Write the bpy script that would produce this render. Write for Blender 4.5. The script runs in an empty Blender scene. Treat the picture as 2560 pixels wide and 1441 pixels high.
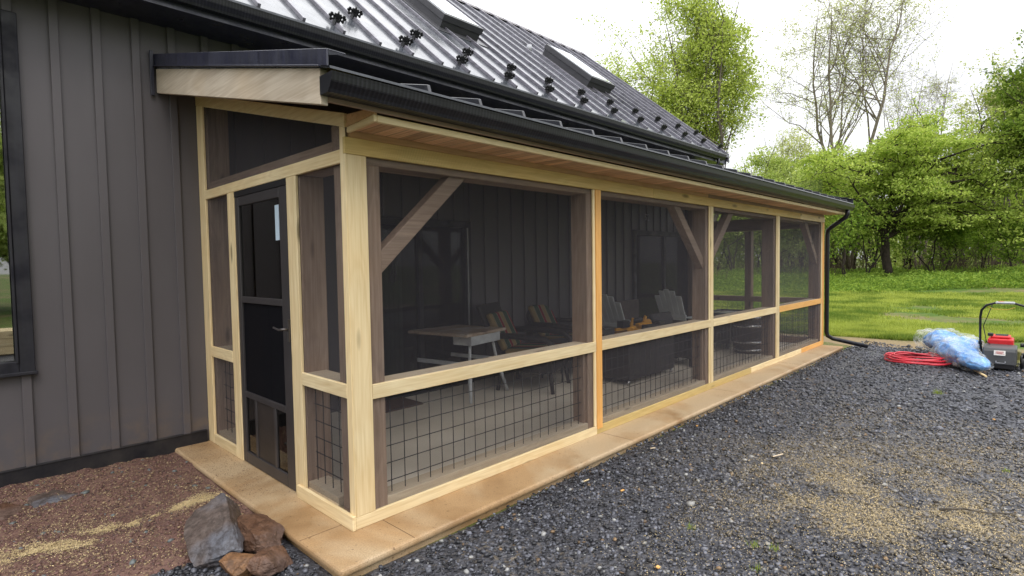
import bpy, math, random
import numpy as np
from mathutils import Vector, Matrix
S = bpy.context.scene
COL = S.collection
R = math.radians
# ------------------------------------------------------------------ camera, sky, sun, exposure
cam = bpy.data.cameras.new("camera"); cob = bpy.data.objects.new("camera", cam); COL.objects.link(cob)
CP = Vector((-1.60054, -2.82342, 1.51665))
RX = Vector((0.69453527, -0.71928309, -0.01589336)); UX = Vector((0.04291694, 0.01936872, 0.99889088)); FX = Vector((0.71817749, 0.69444704, -0.04432169))
mt = Matrix((RX, UX, -FX)).transposed().to_4x4(); mt.translation = CP
cob.matrix_world = mt
cam.sensor_width = 36; cam.lens = 1384.9 / 2560 * 36; cam.clip_start = 0.05; cam.clip_end = 2000
S.camera = cob
w = bpy.data.worlds.new("World"); S.world = w; w.use_nodes = True
nt = w.node_tree; nt.nodes.clear()
def wn(t): return nt.nodes.new(t)
SUN_EL, SUN_AZ = R(50), R(205)
out = wn('ShaderNodeOutputWorld'); bg1 = wn('ShaderNodeBackground'); bg2 = wn('ShaderNodeBackground'); mx = wn('ShaderNodeMixShader')
sky = wn('ShaderNodeTexSky'); sky.sky_type = 'NISHITA'; sky.sun_disc = False; sky.sun_elevation = SUN_EL; sky.sun_rotation = SUN_AZ; sky.dust_density = 3
bg1.inputs[1].default_value = 0.12
nt.links.new(sky.outputs[0], bg1.inputs[0])
tc = wn('ShaderNodeTexCoord'); sx = wn('ShaderNodeSeparateXYZ'); nt.links.new(tc.outputs['Generated'], sx.inputs[0])
mp = wn('ShaderNodeMapping'); mp.inputs['Scale'].default_value = (1, 1, 3.0); nt.links.new(tc.outputs['Generated'], mp.inputs[0])
nz = wn('ShaderNodeTexNoise'); nz.inputs['Scale'].default_value = 2.2; nz.inputs['Detail'].default_value = 5; nt.links.new(mp.outputs[0], nz.inputs['Vector'])
cr = wn('ShaderNodeValToRGB'); cr.color_ramp.elements[0].position = 0.3; cr.color_ramp.elements[0].color = (0.80, 0.81, 0.85, 1)
cr.color_ramp.elements[1].position = 0.62; cr.color_ramp.elements[1].color = (1.0, 1.0, 1.0, 1); nt.links.new(nz.outputs[0], cr.inputs[0])
gr = wn('ShaderNodeMapRange'); gr.inputs['From Min'].default_value = 0; gr.inputs['From Max'].default_value = 0.9; gr.inputs['To Min'].default_value = 0.69; gr.inputs['To Max'].default_value = 2.3
nt.links.new(sx.outputs[2], gr.inputs[0])
nt.links.new(cr.outputs[0], bg2.inputs[0]); nt.links.new(gr.outputs[0], bg2.inputs[1])
mx.inputs[0].default_value = 0.9
nt.links.new(bg1.outputs[0], mx.inputs[1]); nt.links.new(bg2.outputs[0], mx.inputs[2]); nt.links.new(mx.outputs[0], out.inputs[0])
sl = bpy.data.lights.new("sun", 'SUN'); sl.energy = 0.65; sl.angle = R(25); sl.color = (1.0, 0.93, 0.82)
so = bpy.data.objects.new("sun", sl); COL.objects.link(so)
sd = Vector((math.sin(SUN_AZ) * math.cos(SUN_EL), math.cos(SUN_AZ) * math.cos(SUN_EL), math.sin(SUN_EL)))
so.rotation_euler = sd.to_track_quat('Z', 'Y').to_euler()
S.view_settings.view_transform = 'Standard'; S.view_settings.look = 'None'; S.view_settings.exposure = 0.42; S.view_settings.gamma = 1
S.cycles.use_denoising = True; S.cycles.max_bounces = 8; S.cycles.transparent_max_bounces = 16; S.cycles.diffuse_bounces = 4
S.cycles.sample_clamp_indirect = 6; S.cycles.caustics_reflective = False; S.cycles.caustics_refractive = False

# ------------------------------------------------------------------ materials
class NT:
    def __init__(s, name):
        s.m = bpy.data.materials.new(name); s.m.use_nodes = True; s.t = s.m.node_tree; s.b = s.t.nodes['Principled BSDF']; s.o = s.t.nodes['Material Output']
    def n(s, typ, ins=None, **kw):
        x = s.t.nodes.new(typ)
        for k, v in kw.items(): setattr(x, k, v)
        for k, v in (ins or {}).items(): s.set(x.inputs[k], v)
        return x
    def set(s, inp, v):
        if isinstance(v, bpy.types.NodeSocket): s.t.links.new(v, inp)
        elif isinstance(v, bpy.types.Node): s.t.links.new(v.outputs[0], inp)
        else: inp.default_value = v
    def obj(s, sc=(1, 1, 1), src='Object'):
        t = s.n('ShaderNodeTexCoord')
        return s.n('ShaderNodeMapping', {0: t.outputs[src], 'Scale': sc})
    def noise(s, vec, scale, detail=4, rough=.55, dist=0): return s.n('ShaderNodeTexNoise', {'Vector': vec, 'Scale': scale, 'Detail': detail, 'Roughness': rough, 'Distortion': dist})
    def ramp(s, f, *stops):
        r = s.n('ShaderNodeValToRGB', {0: f}); e = r.color_ramp.elements
        while len(e) < len(stops): e.new(.5)
        for i, (p, c) in enumerate(stops):
            e[i].position = p; e[i].color = (c if isinstance(c, tuple) else (c, c, c)) + (1,)
        return r
    def mix(s, f, a, b, mode='MIX'):
        x = s.n('ShaderNodeMix', data_type='RGBA', blend_type=mode)
        s.set(x.inputs[0], f)
        for i, v in ((6, a), (7, b)):
            if isinstance(v, tuple): v = v + (1,) if len(v) == 3 else v
            s.set(x.inputs[i], v)
        return x.outputs[2]
    def math(s, op, a, b=0.0, c=None):
        x = s.n('ShaderNodeMath', operation=op); s.set(x.inputs[0], a); s.set(x.inputs[1], b)
        if c is not None: s.set(x.inputs[2], c)
        return x.outputs[0]
    def bump(s, h, strength=.3, dist=.01):
        b = s.n('ShaderNodeBump', {'Height': h, 'Strength': strength, 'Distance': dist}); s.set(s.b.inputs['Normal'], b); return b
    def base(s, c, rough=.6, spec=.5, metal=0):
        if isinstance(c, tuple): c = c + (1,)
        s.set(s.b.inputs['Base Color'], c); s.set(s.b.inputs['Roughness'], rough); s.set(s.b.inputs['Specular IOR Level'], spec); s.set(s.b.inputs['Metallic'], metal)

def plain(name, c, rough=.6, spec=.5, metal=0, var=.25, sc=6, bmp=.15):
    m = NT(name); v = m.obj(); n = m.noise(v, sc, 5)
    k = m.ramp(n, (.3, tuple(x * (1 - var) for x in c)), (.7, tuple(min(1, x * (1 + var)) for x in c)))
    m.base(k.outputs[0], rough, spec, metal)
    n2 = m.noise(v, sc * 12, 4); m.bump(n2.outputs[0], bmp, .002)
    return m.m

def wood(name, axis, c1, c2, rough=.6, knots=True, saw=False, rnd=.12, grain=1.0, wet=0, stain=None, figure=1.0, boards=0):
    m = NT(name)
    al, ac = .55, 9.0 * grain
    sc = {'x': (al, ac, ac), 'y': (ac, al, ac), 'z': (ac, ac, al)}[axis]
    info = m.n('ShaderNodeObjectInfo')
    t = m.n('ShaderNodeTexCoord')
    off = m.n('ShaderNodeVectorMath', {0: info.outputs['Random'], 1: (7.3, 11.1, 5.7)}, operation='MULTIPLY')
    add = m.n('ShaderNodeVectorMath', {0: t.outputs['Object'], 1: off.outputs[0]}, operation='ADD')
    v = m.n('ShaderNodeMapping', {0: add.outputs[0], 'Scale': sc})
    n1 = m.noise(v, 2.0, 7, .6, .22)
    cv = m.n('ShaderNodeMapping', {0: add.outputs[0], 'Scale': tuple((1.3 if q < 1 else 6.5) * figure for q in sc)})
    cn = m.noise(cv, 1.0, 2, .45, .15)
    fine = m.noise(m.n('ShaderNodeMapping', {0: add.outputs[0], 'Scale': tuple(2.5 if q < 1 else 90 for q in sc)}), 1.0, 3)
    f = m.math('ADD', m.math('MULTIPLY', n1.outputs[0], .42), m.math('ADD', m.math('MULTIPLY', m.math('SINE', m.math('MULTIPLY', cn.outputs[0], 60.0)), .032), m.math('MULTIPLY', fine.outputs[0], .45)))
    col = m.ramp(f, (.30, c1), (.56, c2)).outputs[0]
    big = m.noise(add.outputs[0], 1.7, 3)
    col = m.mix(m.ramp(big, (.38, 0.0), (.75, .4)).outputs[0], col, tuple(x * y for x, y in zip(c2, (.95, .80, .60))))
    if stain: col = m.mix(m.ramp(m.noise(add.outputs[0], 3.3, 5), (.5, 0.0), (.68, .7)).outputs[0], col, stain)
    if knots:
        kv = m.n('ShaderNodeMapping', {0: add.outputs[0], 'Scale': {'x': (1.5, 6, 6), 'y': (6, 1.5, 6), 'z': (6, 6, 1.5)}[axis]})
        vo = m.n('ShaderNodeTexVoronoi', {'Vector': kv, 'Scale': 1.0})
        col = m.mix(m.ramp(vo.outputs['Distance'], (.06, .8), (.15, 0.0)).outputs[0], col, tuple(x * .28 for x in c1))
    nv = m.n('ShaderNodeTexVoronoi', {'Vector': add.outputs[0], 'Scale': 3.1})
    col = m.mix(m.ramp(nv.outputs['Distance'], (.010, .8), (.016, 0.0)).outputs[0], col, (.06, .04, .03))
    if saw:
        sv = m.n('ShaderNodeMapping', {0: add.outputs[0], 'Rotation': (0, R(12), 0)})
        wv = m.n('ShaderNodeTexWave', {'Vector': sv, 'Scale': 26, 'Distortion': 2.5, 'Detail': 3}, bands_direction='X')
        ms = m.ramp(m.noise(add.outputs[0], 1.1, 2), (.42, 0.0), (.55, .32)).outputs[0]
        col = m.mix(m.math('MULTIPLY', ms, wv.outputs[1]), col, tuple(x * .5 for x in c1))
    rf = m.math('MULTIPLY_ADD', info.outputs['Random'], rnd * 2, 1 - rnd)
    if boards:
        bx_ = m.n('ShaderNodeSeparateXYZ', {0: t.outputs['Object']}); q_ = m.math('MULTIPLY', bx_.outputs[0], boards)
        wn_ = m.n('ShaderNodeTexWhiteNoise', {'W': m.math('FLOOR', q_)}, noise_dimensions='1D')
        gp = m.ramp(m.math('FRACT', q_), (.0, .35), (.06, 1.0), (.94, 1.0), (1.0, .35))
        rf = m.math('MULTIPLY', m.math('MULTIPLY_ADD', wn_.outputs[0], .45, .72), gp.outputs[0])
    hsv = m.n('ShaderNodeHueSaturation', {'Value': rf, 'Color': col})
    m.base(hsv.outputs[0], m.ramp(n1, (.3, rough - .1), (.7, rough + .15)).outputs[0], .35)
    m.bump(f, .35, .003)
    if wet: m.set(m.b.inputs['Coat Weight'], wet); m.set(m.b.inputs['Coat Roughness'], .25)
    return m.m
PINE = ((.62, .47, .25), (.82, .69, .44))
wx = wood('pine_along_x', 'x', *PINE); wy = wood('pine_along_y', 'y', *PINE); wz = wood('pine_upright', 'z', *PINE)
wsaw = wood('rough_sawn_pine', 'x', (.52, .37, .13), (.70, .54, .24), saw=True)
wor = wood('orange_wet_pine_upright', 'z', (.66, .33, .09), (.80, .46, .16), knots=False)
worx = wood('orange_wet_pine', 'x', (.66, .33, .09), (.80, .46, .16))
TM = ((.23, .16, .12), (.41, .305, .235))
tx = wood('brown_timber_x', 'x', *TM, grain=.7); ty = wood('brown_timber_y', 'y', *TM, grain=.7); tz = wood('brown_timber_z', 'z', *TM, grain=.7)
wgrey = wood('weathered_rake_board', 'y', (.42, .345, .26), (.60, .52, .42), knots=False, grain=.8, rnd=0, figure=.62)
wsof = wood('soffit_boards', 'y', (.60, .35, .20), (.86, .58, .37), grain=.6, boards=11.3)
wbm = wood('orange_brown_beam', 'x', (.50, .31, .17), (.72, .49, .29), grain=.7)
wsill = wood('sill_timber', 'x', (.50, .41, .30), (.72, .61, .46), grain=.7)
def metal_dark(name, c=(.012, .013, .018), rough=.22, streak='z', coat=.4):
    m = NT(name); v = m.obj({'z': (30, 30, 1.2), 'y': (14, 1.0, 14)}[streak])
    n = m.noise(v, 1.5, 5); n2 = m.noise(m.obj(), 5, 3)
    m.base(m.ramp(n, (.35, c), (.75, tuple(x * 2.2 for x in c))).outputs[0], m.ramp(n2, (.3, rough * .7), (.75, rough * 1.7)).outputs[0], .6)
    m.bump(n2.outputs[0], .02, .004)
    m.set(m.b.inputs['Coat Weight'], coat); m.set(m.b.inputs['Coat Roughness'], .12)
    return m.m
def gut_mat():
    m = NT('black_gutter_metal'); v = m.obj((1, 1, 1)); wv = m.n('ShaderNodeTexWave', {'Vector': v, 'Scale': 13, 'Distortion': 1.2, 'Detail': 2}, bands_direction='X'); n = m.noise(m.obj((9, 9, 1)), 1.5, 4)
    m.base(m.ramp(m.math('MULTIPLY', wv.outputs[1], n.outputs[0]), (.2, (.006, .006, .010)), (.6, (.022, .022, .03))).outputs[0], .35, .45); m.bump(wv.outputs[1], .12, .004); return m.m  # wave bands put ridged reflections into the gutter colour
gutm = gut_mat(); gutm_old = metal_dark('black_gutter_metal', (.009, .009, .013), .38, coat=.08); roofm = metal_dark('black_roof_metal', (.04, .045, .055), .19, 'y', .4)
ribm = metal_dark('roof_seam_metal', (.12, .115, .14), .42, 'y')
flashm = metal_dark('flashing_metal', (.012, .013, .026), .35, coat=.15)
blackp = plain('black_plastic', (.012, .012, .014), .4, var=.2)
def siding_mat():
    m = NT('grey_brown_siding'); v = m.obj(); vs = m.obj((3, 3, .8))
    n = m.noise(vs, 1.5, 4, .5); n2 = m.noise(v, .8, 4)
    c = m.ramp(n, (.3, (.097, .089, .098)), (.7, (.112, .103, .113))).outputs[0]
    c = m.mix(m.ramp(n2, (.3, 0.0), (.7, .5)).outputs[0], c, (.088, .078, .083))
    sx_ = m.n('ShaderNodeSeparateXYZ', {0: v})
    sp = m.math('MULTIPLY', m.ramp(sx_.outputs[2], (.0, 1.0), (.45, 0.0)).outputs[0], m.ramp(m.noise(v, 7, 6), (.45, 0.0), (.7, .6)).outputs[0])
    c = m.mix(sp, c, (.22, .15, .09))
    m.base(c, m.ramp(n2, (.3, .42), (.7, .6)).outputs[0], .45)
    m.bump(m.noise(v, 120, 3).outputs[0], .12, .001)
    return m.m
sid = siding_mat()
def skirt_mat():
    m = NT('black_base_flashing'); v = m.obj(); n = m.noise(v, 5, 6, .65)
    m.base(m.ramp(n, (.35, (.010, .010, .015)), (.7, (.04, .036, .036))).outputs[0], .55, .3); m.bump(n.outputs[0], .2, .004)
    return m.m
skm = skirt_mat()
def screen_mat():
    m = NT('insect_screen'); t = m.n('ShaderNodeBsdfTransparent'); d = m.n('ShaderNodeBsdfDiffuse', {'Color': (.082, .078, .088, 1)})
    lw = m.n('ShaderNodeLayerWeight', {'Blend': .5}); c = m.math('MAXIMUM', m.math('SUBTRACT', 1.0, lw.outputs['Facing']), .15)
    n = m.noise(m.obj(), .9, 3); t0 = m.ramp(n, (.3, .905), (.7, .875))
    tr = m.math('POWER', t0.outputs[0], m.math('DIVIDE', 1.0, c))
    x = m.n('ShaderNodeMixShader', {0: tr, 1: d, 2: t}); m.set(m.o.inputs[0], x.outputs[0]); return m.m
scrm = screen_mat()
dkscr = NT('dense_dark_screen'); _t = dkscr.n('ShaderNodeBsdfTransparent', {'Color': (.3, .3, .32, 1)}); _d = dkscr.n('ShaderNodeBsdfDiffuse', {'Color': (.02, .02, .024, 1)}); dkscr.set(dkscr.o.inputs[0], dkscr.n('ShaderNodeMixShader', {0: .5, 1: _t, 2: _d}).outputs[0]); dkscr = dkscr.m
def glass_mat(name, tint=(.6, .65, .65), refl=.12, gc=.92):
    m = NT(name); t = m.n('ShaderNodeBsdfTransparent', {'Color': tint + (1,)}); g = m.n('ShaderNodeBsdfGlossy', {'Roughness': .02, 'Color': (gc, gc, gc, 1)})
    fr = m.n('ShaderNodeFresnel', {'IOR': 1.5}); f = m.math('ADD', fr.outputs[0], refl)
    x = m.n('ShaderNodeMixShader', {0: f, 1: t, 2: g}); m.set(m.o.inputs[0], x.outputs[0]); return m.m
glass = glass_mat('window_glass', (.5, .55, .5), .28); pglass = glass_mat('sliding_door_glass', (.45, .47, .46), .0, .3); doorglass = glass_mat('door_glass', (.55, .56, .56), .03)
sglass = NT('skylight_glass'); sglass.base((.25, .3, .33), .04, 1.0); sglass.set(sglass.b.inputs['Metallic'], .9); sglass.set(sglass.b.inputs['Base Color'], (.8, .86, .9, 1)); sglass = sglass.m
bronze = plain('dark_bronze_paint', (.042, .038, .040), .4, var=.15)
flapm = plain('brown_flap', (.03, .024, .022), .5)
whitep = plain('white_enamel', (.55, .57, .6), .4, var=.2, sc=9)
adm = plain('white_chair_plastic', (.80, .84, .84), .5, var=.08)
wick = plain('dark_wicker', (.018, .014, .014), .6, var=.5, sc=30, bmp=.8)
wire = plain('black_wire', (.012, .011, .012), .5, var=.1)
yell = plain('yellow_tool_plastic', (.75, .35, .02), .45, var=.2)
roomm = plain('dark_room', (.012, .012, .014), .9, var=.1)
silver = plain('bright_hoop_metal', (.55, .55, .56), .25, metal=.9, var=.1)
barm = wood('barrel_staves', 'z', (.03, .022, .02), (.075, .055, .045), knots=False)
tabt = wood('worn_table_top', 'x', (.26, .17, .12), (.48, .40, .32), stain=(.58, .56, .52))
redm = plain('red_engine_cover', (.62, .02, .025), .35, var=.1)
greym = plain('dark_grey_plastic', (.05, .052, .055), .45, var=.15)
ltg = plain('light_grey_plastic', (.45, .46, .5), .4, var=.1)
orangem = plain('orange_label', (.8, .2, .05), .5, var=.05)
stickm = plain('white_label', (.75, .73, .68), .5, var=.08)
olive = plain('dull_yellow_deck', (.18, .17, .05), .5)
paleblue = plain('pale_blue_reflection', (.55, .68, .8), .5, var=.05)
bark = NT('grey_bark'); _n = bark.noise(bark.obj((6, 6, 1.5)), 2, 6, .65)
bark.base(bark.ramp(_n, (.3, (.04, .033, .027)), (.7, (.17, .145, .115))).outputs[0], .85, .2); bark.bump(_n.outputs[0], .6, .03); bark = bark.m
bark2 = bark.copy(); bark2.name = 'dark_bark'
for n_ in bark2.node_tree.nodes:
    if n_.type == 'VALTORGB': n_.color_ramp.elements[0].color = (.014, .011, .009, 1); n_.color_ramp.elements[1].color = (.07, .055, .045, 1)
bark3 = bark.copy(); bark3.name = 'pale_bark'
for n_ in bark3.node_tree.nodes:
    if n_.type == 'VALTORGB': n_.color_ramp.elements[0].color = (.09, .075, .06, 1); n_.color_ramp.elements[1].color = (.30, .26, .20, 1)
def slab_mat():
    m = NT('tan_stained_concrete'); v = m.obj(); n = m.noise(v, 2.2, 6, .6, .6); n2 = m.noise(v, 130, 3); n3 = m.noise(v, .7, 5, .6, 1.0)
    c = m.ramp(n, (.3, (.30, .175, .08)), (.6, (.47, .30, .15))).outputs[0]
    c = m.mix(m.ramp(n3, (.42, 0.0), (.58, .8)).outputs[0], c, (.58, .45, .29))
    c = m.mix(m.ramp(n2, (.35, .35), (.6, 0.0)).outputs[0], c, (.15, .085, .04))
    vo = m.n('ShaderNodeTexNoise', {'Vector': v, 'Scale': 38, 'Detail': 2}); c = m.mix(m.ramp(vo, (.66, 0.0), (.72, .6)).outputs[0], c, (.12, .07, .035))
    m.base(c, m.ramp(n, (.3, .4), (.7, .7)).outputs[0], .4); m.bump(n2.outputs[0], .25, .002); return m.m
slabm = slab_mat()
def floor_mat():
    m = NT('porch_floor_concrete'); v = m.obj(); n = m.noise(v, 1.6, 5); n2 = m.noise(v, 90, 3)
    c = m.ramp(n, (.3, (.70, .62, .50)), (.7, (.84, .76, .64))).outputs[0]
    m.base(c, .6, .4); m.bump(n2.outputs[0], .15, .002); return m.m
floorm = floor_mat()
def rock_mat(name, a, b, c3):
    m = NT(name); v = m.obj(); n = m.noise(v, 4.5, 8, .65, .6); n2 = m.noise(v, 22, 6, .7); n3 = m.noise(v, 2.6, 4)
    c = m.ramp(n, (.3, a), (.68, b)).outputs[0]; c = m.mix(m.ramp(n3, (.48, 0.0), (.62, .85)).outputs[0], c, c3)
    c = m.mix(m.ramp(n2, (.4, .6), (.55, 0.0)).outputs[0], c, tuple(x * .35 for x in a))
    m.base(c, m.ramp(n, (.3, .32), (.7, .65)).outputs[0], .5); m.bump(m.math('ADD', n.outputs[0], n2.outputs[0]), .7, .02); return m.m
rockA = rock_mat('grey_brown_rock', (.07, .045, .035), (.17, .135, .12), (.13, .14, .17)); rockB = rock_mat('rusty_brown_rock', (.09, .04, .022), (.21, .115, .07), (.13, .085, .07))
rockC = rock_mat('orange_rock', (.16, .075, .035), (.36, .19, .085), (.22, .12, .06))
SAW = (.62, .44, .18)
def stone_mat():
    m = NT('gravel_stones'); a = m.n('ShaderNodeAttribute', attribute_name='col'); n = m.noise(m.obj(), 60, 4)
    c = m.mix(m.ramp(n, (.3, .4), (.7, 0.0)).outputs[0], a.outputs[0], (.016, .016, .022))
    m.base(c, m.ramp(n, (.3, .25), (.7, .55)).outputs[0], .5); m.bump(n.outputs[0], .4, .004); return m.m
stonem = stone_mat()
flakem = NT('fresh_sawdust'); _a = flakem.n('ShaderNodeAttribute', attribute_name='col'); flakem.base(_a.outputs[0], .8, .2); flakem = flakem.m
def gbed_mat():
    m = NT('gravel_fines'); v = m.obj(); n = m.noise(v, 45, 8, .7); vo = m.n('ShaderNodeTexVoronoi', {'Vector': v, 'Scale': 42})
    n4 = m.noise(v, 160, 3)
    c = m.mix(vo.outputs['Color'], (.018, .018, .025), (.13, .133, .155))
    c = m.mix(m.ramp(n4, (.64, 0.0), (.7, .6)).outputs[0], c, (.3, .29, .28))
    s = m.noise(v, .55, 4, .6, .8); s2 = m.noise(v, 30, 4, .7)
    ms = m.math('MULTIPLY', m.ramp(s, (.5, 0.0), (.68, 1.0)).outputs[0], m.ramp(s2, (.5, 0.0), (.64, .55)).outputs[0])
    c = m.mix(ms, c, (.34, .26, .14))
    m.base(c, .5, .45); m.bump(m.math('ADD', n.outputs[0], vo.outputs['Distance']), .9, .02); return m.m
gbedm = gbed_mat()
def soil_mat():
    m = NT('reddish_soil'); v = m.obj(); n = m.noise(v, 3, 8, .7); n2 = m.noise(v, 55, 6, .7)
    c = m.ramp(n, (.3, (.095, .050, .043)), (.55, (.185, .105, .088)), (.75, (.27, .18, .13))).outputs[0]
    c = m.mix(m.ramp(n2, (.5, 0.0), (.7, .7)).outputs[0], c, (.30, .20, .12)); c = m.mix(m.ramp(n2, (.3, .8), (.45, 0.0)).outputs[0], c, (.035, .018, .014))
    m.base(c, .8, .3); m.bump(n2.outputs[0], .9, .015); return m.m
soilm = soil_mat()
def lawn_mat():
    m = NT('lawn_ground'); v = m.obj(); n = m.noise(v, .35, 6, .65); n2 = m.noise(v, 9, 6, .7)
    c = m.ramp(n2, (.3, (.035, .075, .012)), (.7, (.12, .20, .025))).outputs[0]
    c = m.mix(m.ramp(n, (.47, 0.0), (.6, .9)).outputs[0], c, (.20, .16, .08))
    ox = m.n('ShaderNodeSeparateXYZ', {0: v}); e = m.math('ADD', ox.outputs[0], m.math('MULTIPLY', m.math('SUBTRACT', m.noise(v, 1.3, 4).outputs[0], .5), 1.2))
    c = m.mix(m.ramp(m.math('MULTIPLY', m.math('SUBTRACT', e, 10.0), .8), (.0, 0.0), (.05, .9), (.6, .8), (.95, 0.0)).outputs[0], c, (.30, .22, .13))
    m.base(c, .85, .2); m.bump(n2.outputs[0], .8, .05); return m.m
lawnm = lawn_mat()
def leaf_mat(name, c1, c2, tr=.45):
    m = NT(name); a = m.n('ShaderNodeAttribute', attribute_name='rnd')
    c = m.ramp(a.outputs[2], (0.0, c1), (1.0, c2)).outputs[0]
    d = m.n('ShaderNodeBsdfDiffuse', {'Color': c}); t = m.n('ShaderNodeBsdfTranslucent', {'Color': m.mix(1.0, c, (1.0, 1.0, .6), 'MULTIPLY')})
    x = m.n('ShaderNodeMixShader', {0: tr, 1: d, 2: t}); m.set(m.o.inputs[0], x.outputs[0]); return m.m
lfYel = leaf_mat('maple_leaves', (.34, .44, .08), (.66, .74, .24)); lfGrn = leaf_mat('fresh_leaves', (.27, .39, .07), (.62, .72, .20)); lfDark = leaf_mat('dark_leaves', (.12, .20, .035), (.30, .40, .08))
lfOl = leaf_mat('olive_buds', (.44, .48, .22), (.70, .74, .40)); lfMid = leaf_mat('understory_leaves', (.12, .22, .04), (.34, .46, .09)); grassm = leaf_mat('grass_blades', (.15, .23, .045), (.42, .48, .11), .4)
lfFar = leaf_mat('far_leaves', (.32, .42, .12), (.62, .70, .27)); bramble = leaf_mat('bramble', (.09, .06, .035), (.20, .15, .08))

# ------------------------------------------------------------------ builders
def tag(o, label=None, cat=None, group=None, kind=None):
    if label: o['label'] = label
    if cat: o['category'] = cat
    if group: o['group'] = group
    if kind: o['kind'] = kind
    return o
def empty(name, loc=(0, 0, 0), label=None, cat=None, group=None):
    o = bpy.data.objects.new(name, None); COL.objects.link(o); o.location = loc; o.empty_display_size = .1
    return tag(o, label, cat, group)
def woff(p):
    v = Vector((0, 0, 0))
    while p: v += p.location; p = p.parent
    return v
class MB:
    def __init__(s): s.v = []; s.f = []; s.sm = []
    def add(s, vs, fs, smooth=False):
        b = len(s.v); s.v += [tuple(p) for p in vs]; s.f += [tuple(i + b for i in f) for f in fs]; s.sm += [smooth] * len(fs); return s
    def box(s, x0, x1, y0, y1, z0, z1):
        x0, x1 = min(x0, x1), max(x0, x1); y0, y1 = min(y0, y1), max(y0, y1); z0, z1 = min(z0, z1), max(z0, z1)
        return s.add([(x, y, z) for x in (x0, x1) for y in (y0, y1) for z in (z0, z1)], [(0, 1, 3, 2), (4, 6, 7, 5), (0, 4, 5, 1), (2, 3, 7, 6), (0, 2, 6, 4), (1, 5, 7, 3)])
    def beam(s, a, b, w, h, up=(0, 0, 1)):
        a, b = Vector(a), Vector(b); d = (b - a).normalized(); up = Vector(up); r = d.cross(up)
        if r.length < 1e-4: r = d.cross(Vector((1, 0, 0)))
        r.normalize(); u = r.cross(d); vs = []
        for p in (a, b):
            for i, j in ((-1, -1), (1, -1), (1, 1), (-1, 1)): vs.append(p + r * (w / 2 * i) + u * (h / 2 * j))
        return s.add(vs, [(0, 3, 2, 1), (4, 5, 6, 7), (0, 1, 5, 4), (1, 2, 6, 5), (2, 3, 7, 6), (3, 0, 4, 7)])
    def prism(s, poly, axis, a, b):
        n = len(poly); vs = []
        for t in (a, b):
            for p, q in poly: vs.append({'x': (t, p, q), 'y': (p, t, q), 'z': (p, q, t)}[axis])
        return s.add(vs, [tuple(range(n)), tuple(range(2 * n - 1, n - 1, -1))] + [(i, i + n, (i + 1) % n + n, (i + 1) % n) for i in range(n)])
    def tube(s, pts, r, n=8, cap=True):
        pts = [Vector(p) for p in pts]; m = len(pts); rr = r if isinstance(r, (list, tuple)) else [r] * m
        prev = None; vs = []
        for i, p in enumerate(pts):
            d = (pts[min(i + 1, m - 1)] - pts[max(i - 1, 0)]).normalized()
            if prev is None: prev = d.orthogonal().normalized()
            u = (prev - d * prev.dot(d)).normalized(); prev = u; v = d.cross(u)
            for k in range(n):
                a = 2 * math.pi * k / n; vs.append(p + (u * math.cos(a) + v * math.sin(a)) * rr[i])
        fs = [(i * n + k, i * n + (k + 1) % n, (i + 1) * n + (k + 1) % n, (i + 1) * n + k) for i in range(m - 1) for k in range(n)]
        s.add(vs, fs, True)
        if cap:
            b = len(s.v) - m * n; s.f += [tuple(b + k for k in range(n))[::-1], tuple(b + (m - 1) * n + k for k in range(n))]; s.sm += [False, False]
        return s
    def lathe(s, prof, n=24, c=(0, 0)):
        vs = []; m = len(prof)
        for r, z in prof:
            for k in range(n):
                a = 2 * math.pi * k / n; vs.append((c[0] + r * math.cos(a), c[1] + r * math.sin(a), z))
        s.add(vs, [(i * n + k, i * n + (k + 1) % n, (i + 1) * n + (k + 1) % n, (i + 1) * n + k) for i in range(m - 1) for k in range(n)], True)
        b = len(s.v) - m * n; s.f += [tuple(b + k for k in range(n))[::-1], tuple(b + (m - 1) * n + k for k in range(n))]; s.sm += [False, False]
        return s
    def build(s, name, mat, parent=None, bevel=0, label=None, seg=1):
        me = bpy.data.meshes.new(name); o = woff(parent)
        me.from_pydata([(x - o.x, y - o.y, z - o.z) for x, y, z in s.v], [], s.f); me.materials.append(mat)
        me.polygons.foreach_set('use_smooth', s.sm); me.update()
        ob = bpy.data.objects.new(name, me); COL.objects.link(ob); ob.parent = parent
        if bevel:
            md = ob.modifiers.new('bevel', 'BEVEL'); md.width = bevel; md.segments = seg; md.limit_method = 'ANGLE'; md.angle_limit = R(40)
        if label: ob['label'] = label
        return ob
def npmesh(name, V, F, mat, parent=None, attrs=None, smooth=False):
    """V (n,3), F (m,k) numpy; attrs {name: (n,) or (n,3)}"""
    me = bpy.data.meshes.new(name); o = woff(parent); V = V - np.array(o)
    n, (m, k) = len(V), F.shape
    me.vertices.add(n); me.vertices.foreach_set('co', V.astype(np.float32).ravel())
    me.loops.add(m * k); me.loops.foreach_set('vertex_index', F.astype(np.int32).ravel())
    me.polygons.add(m); me.polygons.foreach_set('loop_start', np.arange(0, m * k, k, dtype=np.int32)); me.polygons.foreach_set('loop_total', np.full(m, k, dtype=np.int32))
    if smooth: me.polygons.foreach_set('use_smooth', np.ones(m, dtype=bool))
    for an, av in (attrs or {}).items():
        if av.ndim == 1: a = me.attributes.new(an, 'FLOAT', 'POINT'); a.data.foreach_set('value', av.astype(np.float32))
        else:
            a = me.attributes.new(an, 'FLOAT_COLOR', 'POINT'); a.data.foreach_set('color', np.concatenate([av, np.ones((n, 1))], 1).astype(np.float32).ravel())
    me.update(calc_edges=True); me.validate(); me.materials.append(mat)
    ob = bpy.data.objects.new(name, me); COL.objects.link(ob); ob.parent = parent
    return ob
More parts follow.
